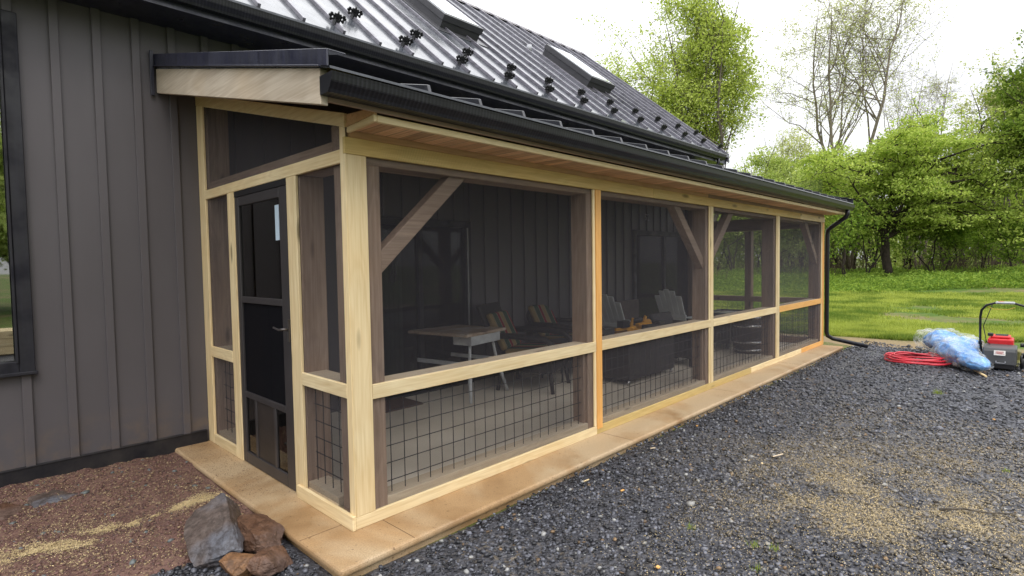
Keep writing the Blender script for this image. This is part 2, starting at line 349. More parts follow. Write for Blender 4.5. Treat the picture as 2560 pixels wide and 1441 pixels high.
def copy_tree(o, parent=None):
    c = o.copy(); COL.objects.link(c); c.parent = parent
    for ch in list(o.children): copy_tree(ch, c)
    return c
def vnoise(x, y, sc, seed=0):
    r = np.random.RandomState(seed); T = r.rand(256, 256); x = x * sc; y = y * sc
    xi = np.floor(x).astype(int); yi = np.floor(y).astype(int); fx = x - xi; fy = y - yi; fx = fx * fx * (3 - 2 * fx); fy = fy * fy * (3 - 2 * fy)
    g = lambda a, b: T[a % 256, b % 256]
    return (g(xi, yi) * (1 - fx) + g(xi + 1, yi) * fx) * (1 - fy) + (g(xi, yi + 1) * (1 - fx) + g(xi + 1, yi + 1) * fx) * fy
def fbm(x, y, sc, o=4, seed=0): return sum(vnoise(x, y, sc * 2 ** i, seed + i) * .5 ** i for i in range(o)) / sum(.5 ** i for i in range(o))

D = 2.477; L = 9.225; GZ = -.06
# ------------------------------------------------------------------ ground
def grid(name, x0, x1, y0, y1, nx, ny, zf, mat):
    X, Y = np.meshgrid(np.linspace(x0, x1, nx), np.linspace(y0, y1, ny), indexing='ij'); Z = zf(X, Y)
    V = np.stack([X.ravel(), Y.ravel(), Z.ravel()], 1); i = np.arange(nx * ny).reshape(nx, ny)
    F = np.stack([i[:-1, :-1].ravel(), i[1:, :-1].ravel(), i[1:, 1:].ravel(), i[:-1, 1:].ravel()], 1)
    return npmesh(name, V, F, mat, smooth=True)
X = np.concatenate([[-400, -60, -20], np.linspace(-8, 60, 171), [80, 150, 400]]); Yg = np.concatenate([[-400, -60, -30], np.linspace(-16, 40, 141), [60, 150, 400]])
def ground_z(x, y):
    far = np.clip((x - 26) / 12, 0, 1); t = np.clip((x - 10.2) / .6, 0, 1)
    return -.085 + .03 * t + (fbm(x, y, .5, 3, 5) - .5) * .06 * t + far * (fbm(x, y, .2, 3, 9)) * .5
XX, YY = np.meshgrid(X, Yg, indexing='ij'); i = np.arange(XX.size).reshape(XX.shape)
g = npmesh('ground', np.stack([XX.ravel(), YY.ravel(), ground_z(XX, YY).ravel()], 1), np.stack([i[:-1, :-1].ravel(), i[1:, :-1].ravel(), i[1:, 1:].ravel(), i[:-1, 1:].ravel()], 1), lawnm, smooth=True)
tag(g, 'green lawn ground running back to the trees', kind='structure')
def gravel_z(x, y): return GZ - .012 + (fbm(x, y, 1.2, 3, 3) - .5) * .03 - .06 * np.clip((x - 10.1) / .5, 0, 1) - .04 * np.clip((y + .36) / .15, 0, 1)
tag(grid('gravel_driveway', -9, 10.7, -9, -.2, 190, 120, gravel_z, gbedm), 'dark grey crushed gravel beside the porch', kind='structure')
tag(grid('gravel_strip', -9, -.2, -.2, .62, 90, 24, lambda x, y: GZ - .012 + (fbm(x, y, 1.2, 3, 3) - .5) * .03 - .02 * np.clip((x + .3) * 10, 0, 1), gbedm), kind='structure')
def soil_z(x, y):
    e = np.clip((y - (.22 - .25 * (x + .28)) ) / .18, 0, 1)
    return -.14 + e * .098 + .03 * np.clip((y - 1.6) / .9, 0, 1) * e + (fbm(x, y, 9, 4, 21) - .5) * .05 + (fbm(x, y, 2, 3, 25) - .5) * .05
tag(grid('soil_bed', -4.5, -.262, .05, D - .005, 320, 200, soil_z, soilm), 'reddish brown bare soil between house wall and slab', kind='structure')
# slab
m = MB()
m.box(-.277, 9.173, -.327, D - .002, -.045, 0)
sl_o = m.build('patio', slabm, bevel=.018, seg=3); tag(sl_o, 'tan concrete slab edge running round the screened porch', kind='structure')
m = MB(); m.box(-.25, 9.14, -.30, D - .004, -.3, -.046); tag(m.build('foundation', slabm), 'concrete base under the porch slab', kind='structure')
m = MB(); m.box(.12, 9.15, .12, D - .003, .0005, .004); tag(m.build('floor', floorm), 'pale concrete floor inside the porch', kind='structure')
m = MB()
for x in (-.2,): m.box(-.277, 0, .124, .127, .0006, .0012)
for x in (.177, 2.433, 4.7, 6.95): m.box(x, x + .003, -.32, -.002, .0006, .0012)
tag(m.build('paving_joints', plain('joint', (.12, .07, .04), .9)), kind='structure')

# ------------------------------------------------------------------ house
house = empty('house', (-1, D, 0), 'dark grey board and batten house with black standing seam metal roof', 'house')
HZ = 3.62; HX0, HX1 = -7.0, 9.42
wins = [(-2.62, -1.215, .86, 3.26), (1.62, 3.03, .03, 1.98), (7.03, 9.15, .03, 2.0)]
m = MB(); xs = HX0
for (a, b, c, d) in wins:
    m.box(xs, a, D, D + .14, 0, HZ); m.box(a, b, D, D + .14, 0, c); m.box(a, b, D, D + .14, d, HZ); xs = b
m.box(xs, HX1, D, D + .14, 0, HZ)
SL = R(39.5); EY, EZ = 2.0, 3.705  # eave line of the metal roof
TS = math.tan(SL); RY = 5.72; RZ = EZ + (RY - EY) * TS
m.prism([(D + .14, 0), (2 * RY - D, 0), (2 * RY - D, HZ), (RY, RZ - .2), (D + .14, HZ + .0)], 'x', HX1 - .14, HX1)
m.prism([(D + .14, 0), (2 * RY - D, 0), (2 * RY - D, HZ), (RY, RZ - .2), (D + .14, HZ + .0)], 'x', HX0, HX0 + .14)
x = -.201 - .2545 * 25
while x < HX1 - .1:
    for z0, z1 in [(0.1, HZ)]:
        cut = [(c, d) for (a, b, c, d) in wins if x + .055 > a - .085 and x < b + .085]
        if cut: segs = [(z0, cut[0][0] - .08), (cut[0][1] + .08, z1)]
        else: segs = [(z0, z1)]
        for p, q in segs:
            if q - p > .05: m.box(x, x + .056, D - .024, D - .0005, p, q)
    x += .2545
m.build('wall', sid, house, .003)
m = MB(); m.box(HX0, -.02, D - .03, D - .001, -.09, .099); m.box(HX0, -.02, D - .036, D - .0005, .095, .104)
m.build('base_trim', skm, house, .002)
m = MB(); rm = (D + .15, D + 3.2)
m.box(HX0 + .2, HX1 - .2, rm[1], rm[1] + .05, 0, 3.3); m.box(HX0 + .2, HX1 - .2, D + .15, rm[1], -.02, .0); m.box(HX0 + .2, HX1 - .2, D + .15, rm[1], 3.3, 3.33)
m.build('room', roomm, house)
for wi, (a, b, c, d) in enumerate(wins):
    wn_ = 'window' if wi == 0 else 'sliding_door'
    f = MB(); t = .075
    y0, y1 = D - .045, D + .06
    f.box(a - t, a + .012, y0, y1, c - t, d + t); f.box(b - .012, b + t, y0, y1, c - t, d + t); f.box(a + .012, b - .012, y0, y1, c - t, c + .012); f.box(a + .012, b - .012, y0, y1, d - .012, d + t)
    if wi == 0:
        f.box(b - .03, b - .013, y0 - .012, y0 + .02, c, d); f.box(a - t - .02, b + t + .012, y0 - .02, y0 + .03, c - t - .012, c - t + .012)
    else:
        f.box((a + b) / 2 - .03, (a + b) / 2 + .03, y0 + .02, y1, c, d)
    wf = f.build(wn_, metal_dark('window_frame_metal_%d' % wi, (.004, .004, .008), .6, coat=0), house, .004)
    p = MB(); p.box(a, b, D + .012, D + .016, c, d); p.build('pane', glass if wi == 0 else pglass, wf)
curt = MB()
for k in range(10): curt.box(1.80 + k * .03, 1.828 + k * .03, D + .03 + .006 * (k % 2), D + .036 + .006 * (k % 2), .25, 1.96)
curt.build('curtain', plain('pale_green_curtain', (.34, .42, .36), .8, var=.15), house, label='pale greenish curtain behind the left door pane')
m = MB()
for i, zz in enumerate((1.55, 1.33)):
    for q in range(2):
        m.box(1.93 + q * .06, 1.937 + q * .06, D - .002, D + .006, zz, zz + .12); m.box(1.915 + q * .06, 1.955 + q * .06, D - .002, D + .006, zz + .08, zz + .09); m.box(1.915 + q * .06, 1.955 + q * .06, D - .002, D + .006, zz + .03, zz + .038)
m.box(1.95, 1.957, D - .0015, D + .0055, 1.31, 1.68); m.box(1.99, 1.997, D - .001, D + .005, 1.40, 1.6); m.build('curtain_marks', blackp, house)  # dark crossed strokes in front of the curtain
m = MB(); m.box(3.03, 3.045, D - .06, D - .046, .1, 1.97); m.build('door_track', ltg, house)
# roof slopes with standing seams
def rz(y): return EZ + (y - EY) * TS
RX0, RX1 = -7.3, 9.95
m = MB(); th = .16
m.prism([(EY, EZ), (RY, RZ), (2 * RY - EY, EZ), (2 * RY - EY, EZ - th), (RY, RZ - th), (EY, EZ - .06), ], 'x', RX0, RX1)
roof = m.build('roof', roofm, house)
m = MB(); x = .765 - .3935 * 20; ribx = []
cs, sn = math.cos(SL), math.sin(SL)
while x < RX1:
    ribx.append(x); hh = .037
    for y0, y1 in ((EY - .0, RY - .02),):
        A = [(x - .014, y0, rz(y0) - .002), (x + .014, y0, rz(y0) - .002), (x + .014, y1, rz(y1) - .002), (x - .014, y1, rz(y1) - .002)]
        B = [(p[0], p[1] - sn * hh, p[2] + cs * hh) for p in A]
        m.add(A + B, [(0, 1, 2, 3), (7, 6, 5, 4), (0, 4, 5, 1), (1, 5, 6, 2), (2, 6, 7, 3), (3, 7, 4, 0)])
    x += .3935
m.build('standing_seams', ribm, roof, .003)
m = MB(); m.prism([(RY - .16, RZ - .10), (RY, RZ + .035), (RY + .16, RZ - .10), (RY, RZ + .02)], 'x', RX0, RX1 + .02); m.build('ridge_cap', plain('maroon_ridge_metal', (.05, .03, .035), .35), roof)
m = MB(); m.prism([(EY, EZ + .02), (RY, RZ + .02), (RY, RZ - .17), (EY, EZ - .17)], 'x', RX1, RX1 + .03); m.build('rake_trim', ribm, roof, .003)
m = MB(); m.box(RX0, RX1, EY + .05, EY + .09, EZ - .19, EZ - .06); m.box(RX0, RX1, EY + .09, D, EZ - .19, EZ - .17)
m.prism([(EY + .05, EZ - .19), (D, EZ - .19), (D, HZ), (EY + .05, EZ - .1)], 'x', RX1 - .05, RX1 - .02)
m.build('soffit', flashm, house)
def gutter(name, x0, x1, yf, zt, wd, ht, mat, par):
    g_ = MB(); prof = [(yf + wd, zt), (yf + wd, zt - ht), (yf + wd * .36, zt - ht), (yf + wd * .30, zt - ht * .82), (yf + wd * .08, zt - ht * .45), (yf + .004, zt - ht * .16), (yf, zt), (yf + .012, zt + .003), (yf + .012, zt - .008), (yf + .008, zt - ht * .18), (yf + wd * .1, zt - ht * .5), (yf + wd * .34, zt - ht * .85), (yf + wd * .4, zt - ht + .006), (yf + wd - .006, zt - ht + .006), (yf + wd - .006, zt)]
    g_.prism(prof, 'x', x0, x1)
    cap = [(yf + wd, zt), (yf + wd, zt - ht), (yf + wd * .36, zt - ht), (yf + wd * .08, zt - ht * .45), (yf, zt)]
    g_.prism(cap, 'x', x0 - .003, x0 + .003); g_.prism(cap, 'x', x1 - .003, x1 + .003)
    return g_.build(name, mat, par)
gutter('gutter', RX0, 9.72, 1.945, 3.662, .125, .10, gutm, house)
m = MB(); m.tube([(9.45, 2.0, 3.57), (9.45, 2.0, 3.48), (9.44, 2.03, 3.42), (9.36, 2.2, 3.33), (9.25, 2.38, 3.27)], .032, 10); m.build('downspout', gutm, house)
# skylights
def skylight(x0, x1, y0, y1):
    root = MB(); h = .20
    def P(x, y, o): return (x, y - sn * o, rz(y) + cs * o)
    def blk(mb, xa, xb, ya, yb, oa, ob):
        mb.add([P(xa, ya, oa), P(xb, ya, oa), P(xb, yb, oa), P(xa, yb, oa), P(xa, ya, ob), P(xb, ya, ob), P(xb, yb, ob), P(xa, yb, ob)], [(0, 3, 2, 1), (4, 5, 6, 7), (0, 1, 5, 4), (1, 2, 6, 5), (2, 3, 7, 6), (3, 0, 4, 7)])
    blk(root, x0, x1, y0, y1, -.01, h * .55); blk(root, x0 - .015, x1 + .015, y0 - .012, y1 + .012, h * .55, h)
    blk(root, x0 - .12, x1 + .12, y0 - .12, y1 + .12, -.004, .012)
    s_ = root.build('skylight', plain('skylight_frame_metal', (.06, .06, .068), .35, var=.15), roof, .004)
    p = MB(); blk(p, x0 + .04, x1 - .04, y0 + .035, y1 - .035, h + .001, h + .006); p.build('pane', sglass, s_)
SKY1 = (3.42, 4.13, 3.36, 4.45); SKY2 = (6.50, 7.20, 3.10, 4.12)
skylight(*SKY1); skylight(*SKY2)
m = MB(); m.tube([(5.95, 3.95, rz(3.95)), (5.95, 3.95, rz(3.95) + .12)], .045, 12); m.build('vent_pipe', ltg, roof)
# snow guards
def guard(x, y):
    g_ = MB()
    o = Vector((x, y - sn * .03, rz(y) + cs * .03)); ux = Vector((.9, 0, 0)); uz = Vector((0, -sn, cs)) * .92; uy = Vector((0, -cs, -sn))
    def ring(cx, cz, r, w_, a0=0, a1=360, n=12):
        vs = []; fs = []
        for k in range(n + 1):
            a = R(a0 + (a1 - a0) * k / n)
            for rr in (r - w_, r + w_):
                for d_ in (-.008, .008): vs.append(o + ux * (cx + rr * math.cos(a)) + uz * (cz + rr * math.sin(a)) + uy * d_)
        for k in range(n):
            b = k * 4; c_ = b + 4
            fs += [(b, c_, c_ + 1, b + 1), (b + 2, b + 3, c_ + 3, c_ + 2), (b, b + 2, c_ + 2, c_), (b + 1, c_ + 1, c_ + 3, b + 3)]
        g_.add(vs, fs)
    for sx_ in (-1, 1): ring(sx_ * .055, .045, .02, .009); ring(sx_ * .085, .055, .008, .007); ring(sx_ * .07, .075, .008, .007); ring(sx_ * .07, .018, .006, .007)
    ring(0, .03, .013, .010)
    poly = [(-.05, .05), (-.035, .09), (-.012, .085), (0, .115), (.012, .085), (.035, .09), (.05, .05), (.02, .045), (-.02, .045)]
    vs = [o + ux * p + uz * q + uy * d_ for d_ in (-.008, .008) for p, q in poly]; n = len(poly)
    g_.add(vs, [tuple(range(n))[::-1], tuple(range(n, 2 * n))] + [(i_, (i_ + 1) % n, (i_ + 1) % n + n, i_ + n) for i_ in range(n)])
    g_.beam(o + uy * -.03 + uz * .005, o + uy * .03 + uz * .005, .045, .05, up=uz)
    return g_.build('snow_guard', blackp, roof)
k0 = min(range(len(ribx)), key=lambda i_: abs(ribx[i_] - 1.16))
for j, i_ in enumerate(range(k0, len(ribx))):
    guard(ribx[i_], 2.16 if j % 2 == 0 else 2.50)
# reversed reflection of digits, modelled as solid metal on the porch wall
cu = bpy.data.curves.new('num', 'FONT'); cu.body = '52'; cu.size = .17; cu.extrude = .006
tob = bpy.data.objects.new('num', cu); COL.objects.link(tob); bpy.context.view_layer.update()
me = bpy.data.meshes.new_from_object(tob.evaluated_get(bpy.context.evaluated_depsgraph_get())); bpy.data.objects.remove(tob)
me.materials.clear(); me.materials.append(plain('pewter', (.25, .26, .28), .5)); nb = bpy.data.objects.new('reflected_number', me); COL.objects.link(nb); nb.parent = house
nb.rotation_euler = (R(90), 0, 0); nb.location = Vector((7.33, D - .03, 2.26)) - house.location

# boards out of view, mirrored in the left window
pl = empty('lumber_stack', (-.7, -6.6, -.06), 'stack of new pine boards seen only as a reflection low in the house window', 'lumber')
for k in range(3):
    for q in range(5):
        m = MB(); m.box(-1.7 + .02 * k, .5 - .05 * q, -7.1 + q * .16, -6.955 + q * .16, -.05 + k * .15, .09 + k * .15); m.build('board', wx, pl, .004)
rs = np.random.RandomState(4)

# ------------------------------------------------------------------ screened porch
porch = empty('screened_porch', (0, 0, 0), 'screened porch of pale new pine trim with black metal lean-to roof', 'porch')
BV = .003
def P_(name, mat, *boxes, bevel=BV, label=None, par=None):
    m = MB()
    for b in boxes: m.box(*b)
    return m.build(name, mat, par or porch, bevel, label)
# front trim (faces at y = 0)
P_('header_trim', wsaw, (-.004, 3.35, -.004, .02, 2.144, 2.237), label='rough sawn pine trim board under the eave')
P_('header_trim', wsaw, (3.352, 7.9, -.004, .02, 2.144, 2.237)); P_('header_trim', wx, (7.902, L, -.004, .02, 2.144, 2.237))
P_('corner_trim', wz, (.006, .134, 0, .02, .072, 2.143))
P_('corner_trim', wor, (9.13, L, 0, .02, .072, 2.143), label='orange pine board at the far corner')
P_('upright_trim', wor, (2.375, 2.453, -.004, .02, .045, 2.143), label='orange pine upright between first and second bays')
P_('upright_trim', wz, (2.34, 2.373, .004, .02, .072, 2.143))
P_('upright_trim', wz, (4.665, 4.732, 0, .02, .072, 2.143)); P_('upright_trim', wz, (6.895, 6.975, 0, .02, .072, 2.143))
P_('upright_trim', wz, (4.63, 4.663, .006, .02, .072, 2.143)); P_('upright_trim', wz, (6.855, 6.893, .006, .02, .072, 2.143)); P_('upright_trim', wz, (9.08, 9.128, .006, .02, .072, 2.143))
P_('base_board', wx, (.002, 2.372, 0, .02, 0.0, .071)); P_('base_board', wx, (2.375, 5.9, 0, .02, 0.0, .044 + .027)) if False else P_('base_board', wsaw, (2.374, 5.9, .001, .02, 0.0, .071))
P_('base_board', wx, (5.902, 8.0, 0, .02, 0.0, .071)); P_('base_board', worx, (8.002, L, 0, .02, 0.0, .071))
bays = [(.134, 2.34), (2.453, 4.63), (4.732, 6.855), (6.975, 9.08)]
for i_, (a, b) in enumerate(bays):
    e = [.03, .04, .0, .0][i_]
    P_('mid_rail', worx if i_ == 3 else wx, (a + .001, b + e, -.001, .02, .734, .821))
    P_('sill_beam', wsill, (a - .1, b + .1, .0275, .17, .745, .8205))
    P_('bottom_beam', wsill, (a - .08, b + .02, .0275, .16, .0045, .118))
    P_('screen_panel', scrm, (a - .004, b + .004, .0212, .0218, .822, 2.15), bevel=0); P_('screen_panel', scrm, (a - .004, b + .004, .0212, .0218, .071, .734), bevel=0)
    m = MB(); x = a + .163; q = 0
    zs = (.187, .299, .406, .515, .62)
    while x < b - .06: m.tube([(x, .075, .118), (x, .075, .73)], .0032, 6); x += .1
    for z in zs: m.tube([(a + .06, .079, z), (b - .04, .079, z)], .0032, 6)
    m.build('wire_panel', wire, porch)
    P_('panel_cleat', tz, (b - .095, b - .06, .05, .1, .118, .744)); 
# posts, beams, braces
for x0, x1 in ((.03, .235), (2.27, 2.452), (4.57, 4.74), (6.78, 6.97), (9.0, 9.19)): P_('post', tz, (x0, x1, .0235, .19, .0045, 2.10), bevel=.005)
P_('top_beam', tx, (.022, 9.19, .0236, .19, 2.10, 2.33), bevel=.005)
P_('eave_beam', wbm, (.03, 4.6, .0005, .0232, 2.238, 2.33)) ; P_('eave_beam', tx, (4.602, 9.2, .0005, .0232, 2.238, 2.33))
def brace(a, b, w_=.09, h_=.10):
    m = MB(); m.beam(a, b, w_, h_); m.build('brace', tx, porch, .004)
brace((.20, .10, 1.49), (.96, .10, 2.19)); brace((4.62, .10, 1.44), (3.86, .10, 2.19)); brace((4.70, .10, 1.44), (5.46, .10, 2.19)); brace((9.05, .10, 1.44), (8.29, .10, 2.19))
# end wall at x = L
P_('end_rail', tx, (9.07, 9.18, .19, D - .02, .725, .82)); P_('end_beam', ty, (9.05, 9.19, .19, D - .02, 2.06, 2.28)); P_('end_base', ty, (9.07, 9.18, .19, D - .02, .0045, .12))
P_('post', tz, (9.03, 9.19, D - .19, D - .02, .0045, 3.0)); P_('post', tz, (9.06, 9.18, 1.2, 1.32, .0045, 2.05))
P_('screen_panel', scrm, (9.195, 9.1956, .03, D - .02, .07, 2.9), bevel=0)
m = MB(); y = .28
while y < D - .2: m.tube([(9.12, y, .12), (9.12, y, .725)], .0032, 6); y += .1
for z in (.2, .3, .4, .5, .6): m.tube([(9.116, .19, z), (9.116, D - .19, z)], .0032, 6)
m.build('wire_panel', wire, porch)
# side wall (faces at x = 0)
def zt_(y): return 2.365 + (3.013 - 2.365) * y / D
def zb_(y): return 2.288 + (2.914 - 2.288) * y / D
m = MB(); m.prism([(.0, zb_(0)), (D - .002, zb_(D)), (D - .002, zt_(D)), (.0, zt_(0))], 'x', -.003, .02); m.build('rake_trim', wy, porch, BV)
P_('upright_trim', wz, (0, .02, 2.332, D - .002, 0, 2.91)); P_('upright_trim', wz, (0, .02, 1.691, 1.826, 0, 2.098)); P_('upright_trim', wz, (0, .02, .627, .763, 0, 2.098))
m = MB(); m.prism([(.0005, .072), (.059, .072), (.059, zb_(.059) - .001), (.0005, zb_(0) - .001)], 'x', 0, .0055); m.prism([(.021, .072), (.059, .072), (.059, zb_(.059) - .001), (.021, zb_(.02) - .001)], 'x', .0056, .02)
m.build('corner_trim', wz, porch, .002)
P_('door_rail', wy, (0, .02, .06, 2.331, 2.099, 2.175)); P_('mid_rail', wy, (-.001, .02, .06, .626, .754, .835)); P_('mid_rail', wy, (-.001, .02, 1.827, 2.331, .761, .849))
P_('base_board', wy, (-.022, .0, -.006, .70, 0, .085)); P_('base_board', wy, (0, .02, 1.827, 2.331, 0, .085)); P_('base_board', wy, (0.0005, .02, .0205, .626, 0, .0715))
P_('post', tz, (.0225, .19, .62, .79, .0045, 2.10), bevel=.005); P_('post', tz, (.0225, .19, 1.70, 1.87, .0045, 2.10), bevel=.005); P_('post', tz, (.0225, .19, 2.28, D - .004, .0045, 2.95), bevel=.005)
P_('side_beam', ty, (.0225, .19, .19, 2.28, 2.101, 2.24)); P_('sill_beam', wsill, (.0225, .17, .235, .62, .755, .83)); P_('sill_beam', wsill, (.0225, .17, 1.87, 2.28, .765, .845))
P_('bottom_beam', wsill, (.0225, .16, .235, .62, .0045, .118)); P_('bottom_beam', wsill, (.0225, .16, 1.87, 2.28, .0045, .118))
for a, b in ((.235, .62), (1.87, 2.28)):
    m = MB(); y = a + .06
    while y < b: m.tube([(.075, y, .118), (.075, y, .75)], .0032, 6); y += .1
    for z in (.2, .3, .4, .51, .62): m.tube([(.079, a, z), (.079, b, z)], .0032, 6)
    m.build('wire_panel', wire, porch)
def scr(y0, y1, za, zb, ya1=None, yb1=None):
    m = MB(); m.prism([(y0, za), (y1, za), (y1, zb if yb1 is None else yb1), (y0, zb if ya1 is None else ya1)], 'x', .0205, .0211); m.build('screen_panel', scrm, porch)
scr(.05, .63, .08, .76); scr(.05, .63, .83, 2.1); scr(1.82, 2.34, .08, .765); scr(1.82, 2.34, .845, 2.1); scr(.05, 2.34, 2.17, 0, zb_(.05) + .01, zb_(2.34) + .01)
# screen door
door = MB(); X0, X1 = .006, .04; ya, yb = .768, 1.688
for b in ((X0, X1, ya, ya + .13, .005, 2.055), (X0, X1, yb - .07, yb, .005, 2.055), (X0, X1, ya + .13, yb - .07, 1.985, 2.055), (X0, X1, ya + .13, yb - .07, 1.25, 1.298), (X0, X1, ya + .13, yb - .07, .52, .565), (X0, X1, ya + .13, yb - .07, .005, .092), (X0 + .003, X1, 1.41, 1.446, .092, .52), (X0 + .003, X1, 1.07, 1.11, .092, .52)): door.box(*b)
dr = door.build('screen_door', bronze, porch, .004)
P_('pane', doorglass, (.02, .024, ya + .13, yb - .07, 1.298, 1.985), bevel=0, par=dr)
P_('pane', doorglass, (.02, .024, 1.446, yb - .07, .092, .52), bevel=0, par=dr); P_('pane', doorglass, (.02, .024, ya + .13, 1.07, .092, .52), bevel=0, par=dr)
P_('door_screen', dkscr, (.02, .0206, ya + .13, yb - .07, .565, 1.25), bevel=0, par=dr)
P_('pet_flap', flapm, (.016, .03, 1.11, 1.41, .092, .52), par=dr)
P_('sky_reflection', paleblue, (.016, .0195, .925, .985, 1.70, 1.94), bevel=0, par=dr)  # pale patch paints the sky's reflection on the door pane
m = MB(); m.box(-.008, .0055, .772, .80, 1.02, 1.17); m.tube([(-.005, .787, 1.105), (-.035, .787, 1.105), (-.045, .80, 1.105), (-.048, .84, 1.10), (-.05, .87, 1.105), (-.062, .89, 1.115)], [.009, .009, .009, .007, .006, .006], 8)
m.build('door_handle', plain('handle_metal', (.12, .11, .11), .3, metal=.7), dr)
P_('door_gap_strip', blackp, (.004, .05, .764, 1.69, 2.057, 2.098), bevel=0)  # black strip filling the gap above the door
# porch roof
PS = .255
def pz(y): return 2.456 + (y + .39) * PS
XA, XB = -.292, 9.40
m = MB(); m.prism([(-.40, pz(-.40)), (D, pz(D)), (D, pz(D) - .03), (-.40, pz(-.40) - .012)], 'x', XA, XB); proof = m.build('roof', roofm, porch, label='black metal lean-to roof of the porch')
m = MB(); x = -.083 + .378
while x < XB - .1:
    m.add([(x - .011, -.40, pz(-.40) - .002), (x + .011, -.40, pz(-.40) - .002), (x + .011, D, pz(D) - .002), (x - .011, D, pz(D) - .002), (x - .011, -.385, pz(-.385) + .036), (x + .011, -.385, pz(-.385) + .036), (x + .011, D, pz(D) + .036), (x - .011, D, pz(D) + .036)], [(0, 1, 2, 3), (7, 6, 5, 4), (0, 4, 5, 1), (1, 5, 6, 2), (2, 6, 7, 3), (3, 7, 4, 0)])
    x += .378
m.build('standing_seams', metal_dark('porch_seams', (.014, .015, .02), .3, 'y', .2), proof, .003)
for xa, xb in ((XA - .012, XA - .002), (XB, XB + .012)):
    m = MB(); m.prism([(-.394, pz(-.394) - .005), (D, pz(D) - .005), (D, pz(D) + .09), (-.394, pz(-.394) + .075)], 'x', xa, xb); 
    s_ = 1 if xa < 0 else -1
    m.prism([(-.394, pz(-.394) + .070), (D, pz(D) + .085), (D, pz(D) + .09), (-.394, pz(-.394) + .0755)], 'x', xb if xa < 0 else xa - .09, xb + .09 if xa < 0 else xa)
    m.prism([(-.34, pz(-.34) - .012), (D, pz(D) - .012), (D, pz(D) - .004), (-.34, pz(-.34) - .004)], 'x', xa - .016 * s_ if xa < 0 else xb, xa if xa < 0 else xb + .016)
    m.build('rake_flashing', flashm, porch, .002)
P_('wall_flashing', flashm, (XA - .045, XA - .018, D - .04, D - .018, 2.93, 3.29), bevel=.003)
def bz(y): return 2.294 + (y + .295) * .2395
for xa in (XA, XB - .04):
    m = MB(); m.prism([(-.30, bz(-.3)), (D - .02, bz(D)), (D - .02, pz(D) - .032), (-.30, pz(-.30) - .014)], 'x', xa, xa + .04); m.build('rake_board', wgrey, porch, BV, label='weathered grey board at the roof edge' if xa < 0 else None)
m = MB(); m.prism([(-.28, bz(-.28) + .05), (D, bz(D) + .05), (D, pz(D) - .034), (-.28, pz(-.28) - .014)], 'x', XA + .042, .0); m.build('roof_decking', wbm, porch)
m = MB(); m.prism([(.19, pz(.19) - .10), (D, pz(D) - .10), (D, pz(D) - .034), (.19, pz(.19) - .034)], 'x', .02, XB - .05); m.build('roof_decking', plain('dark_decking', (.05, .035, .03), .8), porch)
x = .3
m = MB()
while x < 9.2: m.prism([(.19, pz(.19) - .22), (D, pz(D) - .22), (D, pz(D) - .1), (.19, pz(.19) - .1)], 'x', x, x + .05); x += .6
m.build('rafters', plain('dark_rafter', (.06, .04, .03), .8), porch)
P_('fascia', tx, (XA + .042, XB - .045, -.30, -.281, 2.315, 2.40))
P_('soffit_edge', wx, (.035, XB - .05, -.2805, -.252, 2.270, 2.306))
m = MB(); x = .036; 
while x < XB - .06:
    xe = min(x + .0885, XB - .05); m.prism([(-.251, 2.2745), (-.001, 2.276), (-.001, 2.296), (-.251, 2.294)], 'x', x, xe - .003); x += .0885
m.build('soffit', wsof, porch, .002, label='warm brown soffit boards under the eave')
m = MB(); m.prism([(-.2805, 2.270), (-.001, 2.258), (-.001, 2.290), (-.2805, 2.306)], 'x', .012, .034); m.build('soffit_end', wy, porch, BV)
m = MB(); m.prism([(-.279, 2.307), (-.001, 2.2915), (-.001, 2.36), (-.279, 2.34)], 'x', .014, .033); m.build('blocking', wbm, porch)
gutter('gutter', XA, 9.42, -.425, 2.424, .122, .088, gutm, porch)
m = MB(); m.tube([(9.23, -.35, 2.34), (9.23, -.35, 2.27), (9.232, -.33, 2.22), (9.26, -.10, 2.06), (9.265, -.045, 2.01), (9.265, -.035, 1.93), (9.265, -.035, .22), (9.28, -.05, .15), (9.33, -.12, .10), (9.48, -.62, -.012)], .036, 10)
m.build('downspout', gutm, porch)

# ------------------------------------------------------------------ things on the porch
def legs_box(m, x, y, z0, z1, w_): m.box(x - w_ / 2, x + w_ / 2, y - w_ / 2, y + w_ / 2, z0, z1)
F0 = .0045
tb = empty('work_table', (2.595, 2.187, F0), 'worn wooden table on splayed white metal legs behind the first screen', 'table')
def rot2(px, py, a, c=(2.595, 2.187)): return (c[0] + px * math.cos(a) - py * math.sin(a), c[1] + px * math.sin(a) + py * math.cos(a))
TA = R(11); hw, hl = .38, .48
m = MB(); m.prism([rot2(-hw, -hl, TA), rot2(hw, -hl, TA), rot2(hw, hl, TA), rot2(-hw, hl, TA)], 'z', .725, .76); m.build('tabletop', tabt, tb, .008)
m = MB(); m.prism([rot2(-.28, -.46, TA), rot2(.28, -.46, TA), rot2(.28, -.2, TA), rot2(-.28, -.2, TA)], 'z', .62, .724); m.build('drawer', whitep, tb, .006)
for sx_ in (-1, 1):
    for sy_ in (-1, 1):
        m = MB(); a = rot2(sx_ * .2, sy_ * .38, TA); mid = rot2(sx_ * .27, sy_ * .42, TA); b = rot2(sx_ * .36, sy_ * .50, TA)
        m.tube([(*a, .72), (*mid, .35)], .017, 8); m.tube([(*mid, .36), (*b, F0 + .005)], [.028, .016], 8); m.build('leg', whitep, tb)
m = MB()
for sy_ in (-1, 1): m.beam((*rot2(-.27, sy_ * .42, TA), .34), (*rot2(.27, sy_ * .42, TA), .34), .025, .06)
for sx_ in (-1, 1): m.beam((*rot2(sx_ * .25, -.42, TA), .40), (*rot2(sx_ * .25, .42, TA), .40), .02, .045)
m.build('stretcher', whitep, tb, .003)
